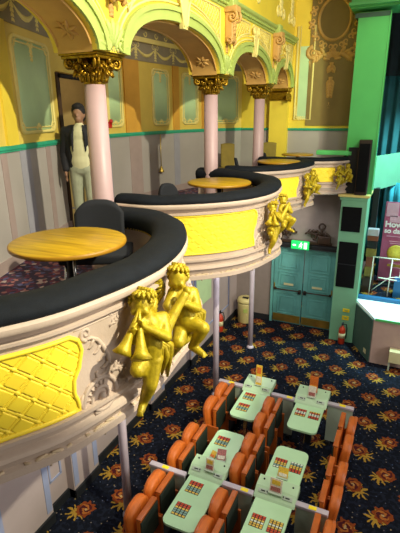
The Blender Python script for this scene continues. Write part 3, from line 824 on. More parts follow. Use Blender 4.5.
# doorway and vestibule behind it
p0, p1 = UW.pt(sdoor0, 0, 0), UW.pt(sdoor1, 0, 0); nd = UW.nor((sdoor0+sdoor1)/2); nd3 = V(nd.x, nd.y, 0)
vest = MB(); q0, q1 = p0-nd3*1.6+V(0, -.2, 0), p1-nd3*1.6+V(0, .2, 0)
vest.slab([q0+V(0, 0, ZF), q1+V(0, 0, ZF), q1+V(0, 0, 6), q0+V(0, 0, 6)], -nd3*.1)
vest.slab([p0+V(0, -.2, ZF)-nd3*.13, q0+V(0, 0, ZF), q0+V(0, 0, 6), p0+V(0, -.2, 6)-nd3*.13], (0, -.1, 0))
vest.slab([p1+V(0, .2, ZF)-nd3*.13, q1+V(0, 0, ZF), q1+V(0, 0, 6), p1+V(0, .2, 6)-nd3*.13], (0, .1, 0))
vest.slab([p0+V(0, 0, 6), p1+V(0, 0, 6), q1+V(0, 0, 6), q0+V(0, 0, 6)], (0, 0, .1))
vest.slab([p0+V(0, 0, ZF-.1), p1+V(0, 0, ZF-.1), q1+V(0, 0, ZF-.1), q0+V(0, 0, ZF-.1)], (0, 0, .1))
struct(vest.build('wall_vestibule', 'doorway_beige'))
d2 = struct(bpy.data.objects.new('door_2', None)); COL.objects.link(d2); d2.location = p0+V(0, 0, ZF)
db = MB()
for p in (p0, p1): db.slab([p+V(0, -.03, ZF)+nd3*.03, p+V(0, .03, ZF)+nd3*.03, p+V(0, .03, 5.66)+nd3*.03, p+V(0, -.03, 5.66)+nd3*.03], -nd3*.18)
db.build('door_jamb', 'wood_dark', d2)
MB().tube([p0+V(0, 0, 5.62)+nd3*.06, p1+V(0, 0, 5.62)+nd3*.06], .03, 10).build('curtain_rail', 'black', d2)

# ================================================================== upper back wall
bw = MB(); bw.box((-2.4, 10.9, 6.05), (3.2, .2, 5.1)); wbu = struct(bw.build('wall_stage_side', 'wall_yellow'))
fbk = lambda a, b, h: V(a, 10.8-h, b)
dd = MB().box((-2.4, 10.79, (ZF+ZR)/2), (3.0, .02, ZR-ZF)); dd.build('dado', 'dado_grey', wbu)
dd = MB().box((-2.4, 10.78, ZR), (3.0, .05, .05)).box((-2.4, 10.77, ZR+.005), (3.0, .06, .02)); dd.build('dado_rail', 'dado_teal', wbu)
MB().box((-1.85, 10.79, 6.6), (1.0, .02, 3.5)).build('painted_field', 'back_olive_shade', wbu)  # olive field puts the wall's shadow into its colour
MB().box((-2.42, 10.795, 5.75), (.26, .02, 1.5)).build('painted_field', 'panel_green', wbu)
fr = MB()
for ins, r in ((0, .025), (.06, .012)):
    a0, a1, b0, b1 = -2.62+ins, -2.25-ins*.3, 4.98+ins, 6.9
    fr.tube([fbk(x, y, .005) for x, y in ((a0, b1), (a0, b0), (a1, b0), (a1, b1))], r, 6)
leaf(fr, fbk, [(-2.6+.05*k, 5.02) for k in range(7)], .07, .018); leaf(fr, fbk, [(-2.58, 5.05+.06*k) for k in range(5)], .06, .016)
fr.build('panel_frame', 'moulding_pale', wbu)
med = MB()
el = lambda rx, rz, k, n=40: (-1.86+rx*math.cos(2*PI*k/n), 6.98+rz*math.sin(2*PI*k/n))
med.tube([fbk(*el(.33, .40, k), .01) for k in range(40)], .035, 8, closed=True); med.tube([fbk(*el(.40, .47, k), .0) for k in range(40)], .018, 6, closed=True)
for k in range(26):
    a = 2*PI*k/26; x, y = -1.86+.46*math.cos(a), 6.98+.53*math.sin(a)
    relief(med, fbk, spiral(x, y, .065, 1.2, a, 1 if k % 2 else -1, 12), taper(13, .036, .02))
for sg in (1, -1):
    relief(med, fbk, spiral(-1.86+sg*.42, 6.35, .13, 1.5, PI/2, -sg), taper(27, .05, .026))
    leaf(med, fbk, [(-1.86+sg*(.12+.06*k), 6.28+.04*math.sin(k)) for k in range(6)], .16, .036)
    relief(med, fbk, [(-1.86+sg*(.48-.01*k), 6.2-.05*k) for k in range(6)], taper(6, .03, .012))
fan(med, fbk, -1.86, 6.2, .2, .2, PI-.2, 9, .045)
leaf(med, fbk, [(-1.86, 6.15-.06*j) for j in range(4)], .15, .036)
leaf(med, fbk, [(-1.86, 5.86-.06*j) for j in range(8)], .13, .034); leaf(med, fbk, [(-1.86, 5.34-.05*j) for j in range(4)], .06, .018)
for sg in (1, -1): relief(med, fbk, [(-1.86+sg*.05*k, 5.05-.03*math.cos(k)) for k in range(9)], .02); relief(med, fbk, spiral(-1.86+sg*.14, 5.02, .06, 1.3, 0, sg, 16), .018)
med.build('medallion_relief', 'relief_ochre', wbu)

# ================================================================== pier, pillar, beam
pr = MB(); pr.box((-1.035, 10.42, 1.72), (.53, .76, 3.44)); pier = struct(pr.build('wall_pier', 'pier_green'))
MB().box((-1.05, 10.40, 3.44), (.64, .84, .05), bev=.01).build('ledge', 'moulding_pale', pier)
MB().box((-1.05, 10.42, 3.38), (.57, .80, .08), bev=.01).build('ledge_moulding', 'pier_green', pier)
pu = MB(); pu.box((-1.035, 10.52, 5.2), (.57, .6, 3.5)); wp = struct(pu.build('wall_proscenium', 'pillar_green'))
MB().box((-.735, 10.24, 5.2), (.03, .06, 3.5)).build('corner_strip', 'pillar_green', wp)
bm_ = MB(); bm_.box((.6, 10.45, 7.25), (4.1, .8, .5)).box((.6, 10.4, 7.06), (4.16, .92, .05)).box((.6, 10.38, 7.45), (4.2, 1.0, .1)); struct(bm_.build('trim_2', 'pillar_green'))
MB().box((-1.06, 10.52, 6.9), (.64, .62, .08)).build('necking', 'stage_side', wp)
for z0, z1, lab in ((2.66, 3.2, 'square black speaker grille, upper one set in the green pier'), (1.36, 2.42, 'tall black speaker grille, lower one set in the green pier')):
    sp = thing('wall_speaker', lab, 'speaker', (-1.1, 10.04, z0), group='speakers in the green pier')
    MB().box((-1.06, 10.03, (z0+z1)/2), (.40, .03, z1-z0), bev=.005).build('grille', 'speaker_black', sp)
    if z1-z0 > 1: MB().box((-1.06, 10.012, (z0+z1)/2+.02), (.38, .012, .02)).build('crossbar', 'base_dark', sp)
sp = thing('column_speaker', 'tall dark brown loudspeaker standing on the pier ledge', 'speaker', (-.93, 10.05, 3.52))
MB().box((-.93, 10.10, 4.03), (.24, .2, 1.12), bev=.01).build('cabinet', 'speaker_brown', sp)
MB().box((-.93, 9.992, 4.03), (.2, .02, .98), bev=.005).build('grille', 'speaker_black', sp)
MB().box((-1.14, 10.17, 3.95), (.24, .06, .96)).build('dark_panel', 'black', sp)  # black panel added to fill the dark gap beside the speaker
# dark recess between box four and the pier
# light green shelf board on the far box rail
gb = thing('shelf_board', 'pale green board lying on the farthest velvet rail', 'board', (-1.65, 10.3, 4.26))
MB().box((-1.56, 10.24, 4.31), (.74, .2, .09), bev=.008).build('board', 'pillar_green', gb)
# fire extinguishers
def extinguisher(x, y, z, lab, s=1.):
    e = thing('fire_extinguisher', lab, 'fire extinguisher', (x, y, z), group='fire extinguishers')
    MB().lathe([(.06, 0), (.075, .02), (.077, .34), (.065, .40), (.03, .44), (.025, .47)], (x, y, z), 20).build('cylinder', 'ext_red', e)
    v = MB(); v.lathe([(.02, .46), (.022, .52), (.012, .53)], (x, y, z), 12).box((x, y-.03, z+.53), (.03, .12, .015)).box((x, y-.04, z+.50), (.025, .1, .012)); v.build('valve_lever', 'black', e)
    MB().tube([(x, y, z+.5), (x+.08, y, z+.5), (x+.1, y, z+.4), (x+.095, y-.01, z+.15)], .013, 8).build('hose', 'black', e)
    MB().lathe([(.0785, .16), (.0785, .28)], (x, y, z), 20).build('label_band', 'plate_cream', e)
    return e
extinguisher(-1.0, 9.92, 0, 'red fire extinguisher standing at the foot of the green pier')
extinguisher(-3.72, 9.1, .14, 'red fire extinguisher on the lilac wall behind the middle post')
for z0, w, h, lab in ((.56, .15, .10, 'small yellow notice just above the red fire extinguisher'), (.76, .15, .08, 'small cream notice, upper one on the green pier')):
    n = thing('wall_notice', lab, 'notice', (-.97, 10.03, z0)); MB().box((-.97, 10.034, z0+h/2), (w, .012, h)).build('plate', 'plate_cream' if z0 > .8 else 'sticker_yellow', n)
    MB().box((-.97, 10.026, z0+h*.55), (w*.5, .006, h*.35)).build('symbol', 'trim_green', n)
# bin
bn = thing('litter_bin', 'cream cylindrical litter bin by the back wall', 'bin', (-3.45, 10.15, 0))
MB().lathe([(.17, 0), (.19, .03), (.2, .5), (.205, .55)], (-3.45, 10.15, 0), 28).build('bin_body', 'bin_cream', bn)
MB().lathe([(.21, .55), (.215, .6), (.19, .66), (.13, .68)], (-3.45, 10.15, 0), 28).build('bin_lid', 'bin_cream', bn)
MB().box((-3.43, 10.09, .682), (.15, .1, .012)).build('bin_opening', 'black', bn)
MB().box((-3.38, 9.95, .38), (.1, .01, .1), rz=.35).build('bin_label', 'trim_green', bn)

# ================================================================== stage
stp = [(-.32, 9.3), (4.2, 9.3), (4.2, 13.5), (-.86, 13.5), (-.86, 10.3)]
sg_ = struct(MB().prism(stp, 0, 1.0).build('wall_stage', 'stage_front'))
MB().slab([(-.335, 9.3, .0), (-.875, 10.3, 0), (-.875, 10.3, 1.0), (-.335, 9.3, 1.0)], (-.012, -.006, 0)).build('side_panel', 'stage_side', sg_)
struct(MB().prism([(-.86, 10.42), (4.2, 10.42), (4.2, 13.5), (-.86, 13.5)], 1.0, 1.08).build('floor_stage', 'carpet'))
lt = thing('counter_top', 'glossy white counter along the front edge of the stage', 'counter', (1.5, 9.8, 1.0))
MB().prism([(-.30, 9.27), (4.2, 9.27), (4.2, 10.3), (-.84, 10.3), (-.5, 9.68)], 1.0, 1.03).build('white_surface', 'white_gloss', lt)
MB().box((1.9, 9.262, 1.03), (4.4, .02, .05)).build('edge_trim', 'pillar_green', lt)
MB().box((1.65, 10.36, 1.06), (5.0, .1, .11), bev=.01).build('blue_edge', 'blue_trim', lt)
so = thing('wall_socket', 'cream socket plate low on the dark green stage side', 'socket', (-.45, 9.5, .1))
MB().box((-.445, 9.475, .16), (.012, .12, .1), rz=math.atan2(.54, 1.0)).build('plate', 'plate_cream', so)
wt = thing('low_box', 'pale green box on legs against the stage front', 'box', (.15, 9.15, 0))
MB().box((.2, 9.17, .33), (.3, .2, .26), bev=.01).build('box_body', 'plate_cream', wt)
for dx in (-.13, .13): MB().box((.2+dx, 9.15, .1), (.03, .1, .2)).build('leg', 'screen_grey', wt)
# slanted green side panel with stage beyond
A_, B_ = V(-.74, 10.82, 0), V(.18, 13.4, 0)
pp = MB(); pp.slab([A_+V(0, 0, 3.45), B_+V(0, 0, 3.45), B_+V(0, 0, 4.2), A_+V(0, 0, 4.2)], (-.08, .03, 0)); struct(pp.build('trim_3', 'pier_green'))
def curtain(name, lab, x0, x1, y, z0, z1, m, amp=.05, wl=.22):
    c = MB(); n = int((x1-x0)/.02)
    c.grid(lambda u, v: V(x0+(x1-x0)*u, y+amp*math.sin((x1-x0)*u/wl*2*PI)*(.6+.4*v)+amp*.4*math.sin((x1-x0)*u/wl*4.7+1), z1-(z1-z0)*v), n, 6)
    g = [f for f in c.bm.faces]; r = bmesh.ops.extrude_face_region(c.bm, geom=g)
    for v in [e for e in r['geom'] if isinstance(e, bmesh.types.BMVert)]: v.co.y += .012
    return tag(c.build(name, m), lab, 'curtain')
curtain('stage_curtain', 'long teal stage curtain hanging behind the green side panel', -1.6, 3.5, 13.1, 1.08, 7.0, 'curtain_teal')
curtain('curtain_valance', 'dark swagged valance across the top of the stage', -1.6, 3.5, 12.5, 5.95, 7.6, 'curtain_dark', .07, .3)
curtain('stage_curtain', 'pale cyan curtain behind the pink poster', -.55, 2.6, 12.0, 1.08, 3.5, 'curtain_cyan', .04, .18)
# dark slot at the pier edge
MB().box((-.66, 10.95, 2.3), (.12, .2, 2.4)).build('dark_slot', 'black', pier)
# poster
po = thing('poster_stand', 'pink poster banner with white lettering on the stage', 'poster', (.0, 11.4, 1.08))
MB().box((0.06, 11.4, 2.08), (.9, .03, 1.96)).build('banner', 'poster_pink', po)
MB().box((-0.23, 11.38, 2.88), (.26, .012, .32)).build('pale_block', 'poster_pale', po)
MB().box((-0.12, 11.38, 2.66), (.3, .012, .16)).build('pale_block', 'poster_pale', po)
gd = MB(); gd.lathe([(.2, 0), (.205, .01), (.18, .02), (.0, .024)], (-0.04, 11.384, 1.83), 28, axis=(0, -1, 0)); gd.build('gold_disc', 'poster_gold', po)
MB().box((.05, 11.38, 1.52), (.5, .012, .05)).build('text_bar', 'poster_gold', po)
MB().box((.0, 11.38, 2.24), (.6, .012, .012)).build('rule_line', 'poster_pale', po)
for k in range(5): MB().box((.05, 11.38, 2.12-.05*k+(-.45 if k > 1 else 0)), (.55-.05*k, .012, .014)).build('text_bar', 'poster_pale', po)
def text(name, body, size, loc, rx, m, parent, rz=0, ext=.004, bold=0):
    cu = bpy.data.curves.new(name, 'FONT'); cu.body = body; cu.size = size; cu.extrude = ext; cu.offset = bold
    o = bpy.data.objects.new('t', cu); COL.objects.link(o)
    me = bpy.data.meshes.new_from_object(o.evaluated_get(bpy.context.evaluated_depsgraph_get()))
    bpy.data.objects.remove(o)
    me.transform(Matrix.Translation(V(*loc)) @ Matrix.Rotation(rz, 4, 'Z') @ Matrix.Rotation(rx, 4, 'X'))
    me.materials.clear(); me.materials.append(M[m]); o = bpy.data.objects.new(name, me); COL.objects.link(o); o.parent = parent; o.matrix_parent_inverse = parent_world(parent).inverted(); return o
text('lettering', 'How', .19, (-0.36, 11.38, 2.47), PI/2, 'text_white', po, bold=.008)
text('lettering', 'so dai', .16, (-0.36, 11.38, 2.32), PI/2, 'text_white', po, bold=.006)
po.location = po.location+V(-.06, 0, .07); 
MB().box((.06, 11.4, 1.06), (.95, .25, .1), bev=.01).build('banner_foot', 'black', po)
# white stage rail
ra = thing('stage_rail', 'white tubular handrail at the front of the stage', 'rail', (-.2, 10.5, 1.08))
for x in (-.56, -.16, .5): MB().tube([(x, 10.55, 1.08), (x+.02, 10.55, 2.0)], .013, 8).build('rail_post', 'rail_white', ra)
MB().tube([(-.56, 10.55, 2.0), (.6, 10.55, 2.0)], .014, 8).build('top_rail', 'rail_white', ra)
MB().tube([(-.5, 10.55, 1.2), (-.16, 10.55, 1.55), (.1, 10.55, 1.6)], .010, 8).build('brace', 'rail_white', ra)
MB().tube([(-.4, 10.55, 1.52), (.0, 10.55, 1.50)], .016, 8).build('mid_rail', 'rail_white', ra)
# tall standee / machine beside the pier
ma = thing('promo_stand', 'narrow yellow and red promotional stand with white top beside the pier', 'stand', (-.6, 10.95, 1.08))
for z0, z1, m, w in ((1.08, 1.5, 'wood_dark', .24), (1.5, 1.78, 'wood_gold', .2), (1.78, 2.02, 'dull_red', .18), (2.02, 2.22, 'wood_gold', .22), (2.22, 2.4, 'black', .22), (2.4, 2.52, 'dull_red', .24), (2.52, 2.68, 'screen_lilac', .24)):
    MB().box((-.62, 10.72, (z0+z1)/2-(.06 if z0 > 1.1 else 0)), (w, .16, z1-z0-.004), bev=.015).build('panel_block' if z1 < 2.5 else 'top_cap', m, ma)
bd = thing('stage_desk', 'blue desk at the right end of the stage front', 'desk', (.3, 10.75, 1.08))
MB().box((.30, 10.75, 1.28), (.7, .35, .40), bev=.01).build('desk_body', 'blue_trim', bd)
tv = thing('monitor', 'small lit monitor standing on the blue desk', 'monitor', (.2, 10.7, 1.48))
MB().box((.25, 10.7, 1.67), (.42, .05, .3), bev=.01).build('monitor_case', 'rail_white', tv); MB().box((.25, 10.672, 1.67), (.37, .008, .25)).build('monitor_screen', 'screen_lit', tv)

# ================================================================== bingo tables, partitions, seats
def rrect(x0, x1, y0, y1, rs, n=6):
    """corner radii: (x0y0, x1y0, x1y1, x0y1)"""
    out = []
    for (cx, cy, a0), r in zip(((x0, y0, PI), (x1, y0, 1.5*PI), (x1, y1, 0), (x0, y1, .5*PI)), rs):
        sx = cx+(r if cx == x0 else -r); sy = cy+(r if cy == y0 else -r)
        out += [(sx+r*math.cos(a0+PI/2*k/n), sy+r*math.sin(a0+PI/2*k/n)) for k in range(n+1)] if r else [(cx, cy)]
    return out
def bingo_panel(parent, x, y, w, d, z, scheme):
    b = MB(); b.mi = 4; b.box((x, y, z+.002), (w, d, .004))
    rows = len(scheme); cols = 4
    for r_, ch in enumerate(scheme):
        for c_ in range(cols):
            b.mi = 'rywt'.index(ch)
            b.box((x-w/2+w*(c_+.5)/cols, y+d/2-d*(r_+.5)/rows, z+.005), (w/cols*.72, d/rows*.74, .003))
    return b.build('bingo_panel', ['cell_red', 'cell_yellow', 'cell_white', 'cell_teal', 'black'], parent)
def bingo_table(x0, x1, yn, yc0, yc1, yf, lab, panels, ycut=None):
    t = thing('bingo_table', lab, 'table', ((x0+x1)/2, (yc0+yc1)/2, 0), group='bingo tables')
    Z = .72; r = .085
    MB().prism(rrect(x0, x1, yn, yf, (r, r, r if yf-yc1 > .3 else .03, r if yf-yc1 > .3 else .03)), Z-.03, Z).build('tabletop', 'table_green', t)
    cx = (x0+x1)/2
    MB().box((cx, yc0+.08, .34), (.1, .12, .69)).build('pedestal', 'black', t)
    if yf-yc1 > .3: MB().box((cx, yf-.25, .35), (.06, .06, .69)).build('leg', 'chrome', t)
    MB().box((cx, yn+.2, .35), (.05, .05, .69)).build('leg', 'chrome', t)
    # raised console: wedge with a sloping front
    cw = MB(); xa, xb = x0-.03, x1+.03
    sec = [(yc0, Z), (yc0+.02, Z+.02), (yc0+.12, Z+.085), (yc1-.01, Z+.10), (yc1, Z+.09), (yc1, Z)]
    a = [cw.bm.verts.new((xa, p, q)) for p, q in sec]; b = [cw.bm.verts.new((xb, p, q)) for p, q in sec]
    cw.face(a); cw.face(b[::-1])
    for k in range(len(sec)): cw.face([a[k], b[k], b[(k+1) % len(sec)], a[(k+1) % len(sec)]])
    for f in cw.bm.faces: f.smooth = False
    con = cw.build('console', 'console_green', t)
    for sx in (-1, 1):
        k = MB(); sl = math.atan2(.065, .1); Rm = Matrix.Rotation(sl, 3, 'X')
        k.box((cx+sx*.15, yc0+.07, Z+.058), (.12, .05, .012), R=Rm, bev=.003); k.build('coin_plate', 'screen_grey', con)
        k = MB(); k.box((cx+sx*.15, yc0+.068, Z+.064), (.05, .012, .01), R=Rm).box((cx+sx*.10, yc0+.07, Z+.064), (.012, .02, .01), R=Rm); k.build('coin_slot', 'black', con)
        k = MB(); k.ball((cx+sx*.18, yc1-.07, Z+.1), (.012, .012, .012), 8); k.build('call_button', 'black', con)
    for (px, py, w, d, sc) in panels: bingo_panel(t, px, py, w, d, Z, sc)
    return t
NS = 'rrytwt'
LA = (-2.095, -1.675); LB = (-1.215, -.775)
pA = lambda ys: [(-1.95, y, .18, .19, 'rrytty') for y in ys]
pB = lambda ys, sc: [p for y in ys for p in ((-1.09, y, .16, .18, sc), (-.885, y, .16, .18, sc[::-1]))]
bingo_table(*LA, 3.36, 4.13, 4.42, 5.12, 'pale green bingo table with raised console, nearest row by the lilac post', pA((3.60, 3.96, 4.88)))
bingo_table(*LA, 5.48, 6.18, 6.56, 6.58, 'pale green bingo table farther back, with an orange card, left column', pA((5.74, 6.05)))
bingo_table(*LB, 3.2, 4.14, 4.43, 5.14, 'pale green bingo table cut by the bottom of the photo, right column', pB((3.82,), 'rrywyy')+pB((4.80,), 'rryytw'))
bingo_table(*LB, 5.56, 6.2, 6.6, 6.74, 'pale green bingo table farthest right, with an orange card on top', pB((5.98,), 'rrwwry'))
def partition(x0, x1, y, lab, st):
    p = thing('seat_partition', lab, 'partition', ((x0+x1)/2, y, 0), group='partitions between seat rows')
    pl = MB().slab([(x0, y, .06), (x1, y, .06), (x1, y, .72), (x0, y, .72)], (0, .03, 0)); pl.build('screen', 'screen_grey', p)
    MB().box(((x0+x1)/2, y+.02, .74), (x1-x0+.02, .075, .045), bev=.008).build('cap_rail', 'screen_lilac', p)
    for sx in st: MB().box((sx, y+.015, .765), (.09, .05, .006)).build('yellow_sticker', 'sticker_yellow', p)
    for sx in (x0+.05, x1-.05): MB().box((sx, y+.015, .03), (.06, .12, .06)).build('foot', 'black', p)
for x0, x1, y, lab, st in ((-2.64, -2.14, 4.06, 'low grey partition left of the nearest bingo table', (-2.42,)), (-1.64, -1.26, 4.13, 'low grey partition between the two nearest bingo tables', (-1.36,)),
    (-.74, -.38, 4.2, 'low grey partition at the bottom right, by the orange seat backs', (-.55,)), (-2.56, -2.14, 6.24, 'low grey partition left of the farther bingo table', (-2.34,)),
    (-1.62, -1.26, 6.22, 'low grey partition between the two farther bingo tables', (-1.33,)), (-.74, -.36, 6.34, 'low grey partition at the far right of the tables', (-.52,))):
    partition(x0, x1, y, lab, st)
def make_seat():
    s = thing('tip_up_seat', '', 'seat', (0, 0, 0))
    W = .395
    def padshape(x0, x1, w, z0, z1, crown, bev):
        pts = []
        n = 14
        for k in range(n+1):
            u = -1+2*k/n; pts.append((u*w/2, z1-crown*(abs(u)**3.2)))
        pts += [(w/2, z0), (-w/2, z0)]
        return pts
    def plate(mbx, pts, x0, x1, inset, lean):
        # soft cushion: outline extruded in x with a pulled-in front outline
        cy = 0; cz = sum(p[1] for p in pts)/len(pts)
        lay = []
        for x, k in ((x0, 1.), (x0+(x1-x0)*.55, 1.), (x0+(x1-x0)*.85, .95), (x1, .80)):
            lay.append([mbx.bm.verts.new((x+lean*(p[1]-.45), p[0]*k, cz+(p[1]-cz)*k)) for p in pts])
        n = len(pts)
        for A, Bq in zip(lay, lay[1:]):
            for k in range(n): mbx.face([A[k], A[(k+1) % n], Bq[(k+1) % n], Bq[k]])
        mbx.face(lay[0]); mbx.face(lay[-1])
    b = MB(); plate(b, padshape(0, 0, W,   .40, .845, .085, 0), -.02, .055, 0, -.10); b.build('back_cushion', 'seat_orange', s, sharp=60)
    b = MB(); plate(b, padshape(0, 0, W+.02, .30, .85, .09, 0), -.02, -.06, 0, -.10); b.build('back_shell', 'seat_wood', s, sharp=60)
    b = MB(); b.tube([(.05-.10*(z-.45), 0, z) for z in (.45, .55, .65, .75, .83)], .008, 6); b.build('centre_seam', 'seat_wood', s)
    # folded seat: underside faces forward
    b = MB(); b.box((.105, 0, .60), (.06, W-.03, .40), bev=.02); st = b.build('folded_seat', 'seat_orange', s)
    MB().box((.142, 0, .585), (.016, W-.03, .38), bev=.005).build('seat_underside', 'seat_under', st)
    MB().box((.11, 0, .805), (.07, W-.03, .03), bev=.012).build('seat_edge', 'seat_wood', st)
    for sy in (-1, 1):
        MB().box((.07, sy*(W/2+.005), .26), (.22, .025, .52), bev=.008).build('side_panel', 'seat_wood', s)
    MB().box((.05, 0, .03), (.2, W, .05)).build('floor_plate', 'black', s)
    return s
seat = make_seat(); first = [True]
def put(x, y, rz, lab, grp):
    if first[0]:
        first[0] = False; seat.location = (x, y, 0); seat.rotation_euler = (0, 0, rz); seat['label'] = lab; seat['group'] = grp
    else: dup(seat, (x, y, 0), rz, lab, grp)
GA, GB, GC = 'tip-up seats in the left row', 'tip-up seats in the middle row', 'tip-up seats in the right row'
for y, lab in ((3.38, 'orange tip-up seat in the left row, nearest the camera'), (3.81, 'orange tip-up seat in the left row, just in front of the first partition'),
               (4.40, 'orange tip-up seat in the left row, just behind the first partition'), (4.83, 'orange tip-up seat in the left row, fourth from the camera'),
               (5.56, 'orange tip-up seat in the left row, fifth from the camera'), (5.99, 'orange tip-up seat in the left row, farthest from the camera')): put(-2.39, y, 0, lab, GA)
for y, lab in ((3.42, 'orange tip-up seat in the middle row, nearest the camera'), (3.86, 'orange tip-up seat in the middle row, just in front of the nearer partition'),
               (4.52, 'orange tip-up seat in the middle row, just behind the nearer partition'), (4.96, 'orange tip-up seat in the middle row, fourth from the camera'),
               (5.47, 'orange tip-up seat in the middle row, fifth from the camera'), (5.91, 'orange tip-up seat in the middle row, farthest from the camera')): put(-1.55, y, 0, lab, GB)
for y, lab in ((3.5, 'orange tip-up seat in the right row seen from behind, nearest the camera'), (3.94, 'orange tip-up seat in the right row seen from behind, second from the camera'),
               (4.48, 'orange tip-up seat in the right row seen from behind, third from the camera'), (4.92, 'orange tip-up seat in the right row seen from behind, fourth from the camera'),
               (5.5, 'orange tip-up seat in the right row seen from behind, fifth from the camera'), (5.94, 'orange tip-up seat in the right row seen from behind, farthest from the camera')): put(-.36, y, PI, lab, GC)
# card holders on the consoles
def card(x, y, z, w, h, lab, m1, m2, lean=-.25, rz=0, top=None):
    c = thing('advert_card', lab, 'card', (x, y, z), rz, group='cards on the bingo tables')
    for o in ():
        pass
    R = Matrix.Rotation(rz, 3, 'Z') @ Matrix.Rotation(lean, 3, 'X')
    b = MB().box(V(x, y, z)+R@V(0, 0, h/2), (w, .012, h), R=R); b.build('card_face', m1, c)
    MB().box(V(x, y, z)+R@V(0, -.008, h*.3), (w*.8, .006, h*.3), R=R).build('picture', m2, c)
    if top: MB().box(V(x, y, z)+R@V(0, -.008, h*.75), (w*.7, .006, h*.3), R=R).build('headline', top, c)
    MB().box((x, y+.01, z+.006), (w*1.1, .08, .012), rz=rz).build('stand_foot', 'screen_grey', c)
    return c
card(-1.86, 4.22, .80, .11, .16, 'cream card with a T motif on the nearest console', 'card_white', 'card_pink', -.2, 0, 'card_yellow')
card(-1.82, 4.50, .735, .12, .15, 'pinkish printed leaflet leaning behind the nearest console', 'card_pink', 'card_white', -.9, .2)
card(-1.95, 4.50, .735, .07, .10, 'small yellow leaflet beside the pink leaflet', 'card_yellow', 'card_orange', -.9, -.2)
card(-1.88, 6.3, .805, .10, .36, 'tall orange and yellow card on the farther left bingo table', 'card_yellow', 'card_white', -.1, 0, 'card_orange')
card(-1.0, 6.32, .805, .12, .18, 'framed pinkish card on the far right bingo table console', 'card_white', 'card_pink', -.3)
card(-1.0, 6.44, .82, .13, .28, 'tall orange card behind the framed card, far right table', 'card_orange', 'card_yellow', -.1, 0, 'card_orange')
card(-1.0, 4.22, .79, .15, .18, 'mottled cream card on the console at the bottom of the photo', 'card_white', 'card_pink', -.3, 0, 'card_yellow')
card(-1.0, 4.56, .722, .13, .13, 'small yellow card behind the console at the bottom of the photo', 'card_yellow', 'card_white', -.6)

# ================================================================== café furniture in the boxes
def cafe_table(x, y, r, lab, ztop=4.22):
    t = thing('cafe_table', lab, 'table', (x, y, ZF), group='round wooden tables in the boxes'); h = ztop-ZF
    tp = MB().lathe([(r-.02, h-.035), (r, h-.028), (r, h-.006), (r-.008, h)], (0, 0, 0), 64); o = tp.build('table_top', 'table_wood', t)
    e = MB().lathe([(r-.001, h-.033), (r+.004, h-.028), (r+.004, h-.008), (r-.001, h-.003)], (0, 0, 0), 64).build('edge_band', 'table_wood_edge', t)
    p = MB().lathe([(.03, .03), (.03, h-.04)], (0, 0, 0), 14).build('pedestal', 'black', t)
    MB().lathe([(.22, 0), (.22, .015), (.06, .035), (.03, .05)], (0, 0, 0), 28).build('table_foot', 'black', t)
    MB().tube([(.06, -.03, .04), (.06, -.03, h-.05)], .012, 8).build('bright_tube', 'chrome', t)
    for o in children(t): o.matrix_parent_inverse = Matrix.Identity(4)
    return t
cafe_table(-2.27, 2.54, .425, 'large round wooden cafe table in the nearest box')
cafe_table(-2.42, 5.85, .44, 'round wooden cafe table in the second box')
cafe_table(-2.30, 8.5, .40, 'round wooden cafe table in the third box', 4.27)
cafe_table(-2.35, 10.2, .34, 'round wooden cafe table at the far end beside the pale green board', 4.27)
def tub_chair(x, y, rz, lab, m, hb=.86, w=.46, sq=False, grp=None):
    c = thing('chair', lab, 'chair', (x, y, ZF), rz, grp)
    b = MB(); b.box((0, 0, .44), (w*.95, .44, .09), bev=.03); b.build('seat', m, c)
    b = MB(); n = 12
    def bk(u, v):
        a = (u-.5)*(1.2 if not sq else .3); ed = abs(u-.5)*2
        top = hb-(.12 if not sq else .02)*ed**3
        return V(math.sin(a)*w*.62/ (1 if not sq else .32), .2-.12*(1-math.cos(a))*1.6+.05*v, .46+(top-.46)*v)
    b.grid(bk, n, 8); g = b.bm.faces[:]; r_ = bmesh.ops.extrude_face_region(b.bm, geom=g)
    for v in [e for e in r_['geom'] if isinstance(e, bmesh.types.BMVert)]: v.co.y += .05
    b.build('backrest', m, c)
    for sx, sy in ((-1, -1), (1, -1), (1, 1), (-1, 1)):
        MB().tube([(sx*w*.38, sy*.17, .42), (sx*w*.44, sy*.2, 0)], .013, 8).build('leg', 'chrome', c)
    for o in children(c): o.matrix_parent_inverse = Matrix.Identity(4)
    return c
tub_chair(-2.45, 3.10, .5, 'dark navy upholstered chair behind the nearest round table', 'chair_navy', .87, .64)
tub_chair(-2.70, 5.2, 1.2, 'dark round-backed chair left of the second round table', 'chair_navy', .74, .44)
tub_chair(-3.66, 9.4, 0.5, 'mustard square-backed chair between the middle and far columns', 'chair_mustard', 1.0, .52, True)
tub_chair(-3.0, 10.05, 0.1, 'mustard square-backed chair partly behind the farthest column', 'chair_mustard', 1.0, .52, True)
tub_chair(-3.0, 8.8, 2.0, 'dark low chair left of the third round table', 'chair_navy', .78, .36)
tub_chair(-3.18, 9.62, -.6, 'dark chair between the mustard chair and the farthest column', 'chair_navy', .8, .36)
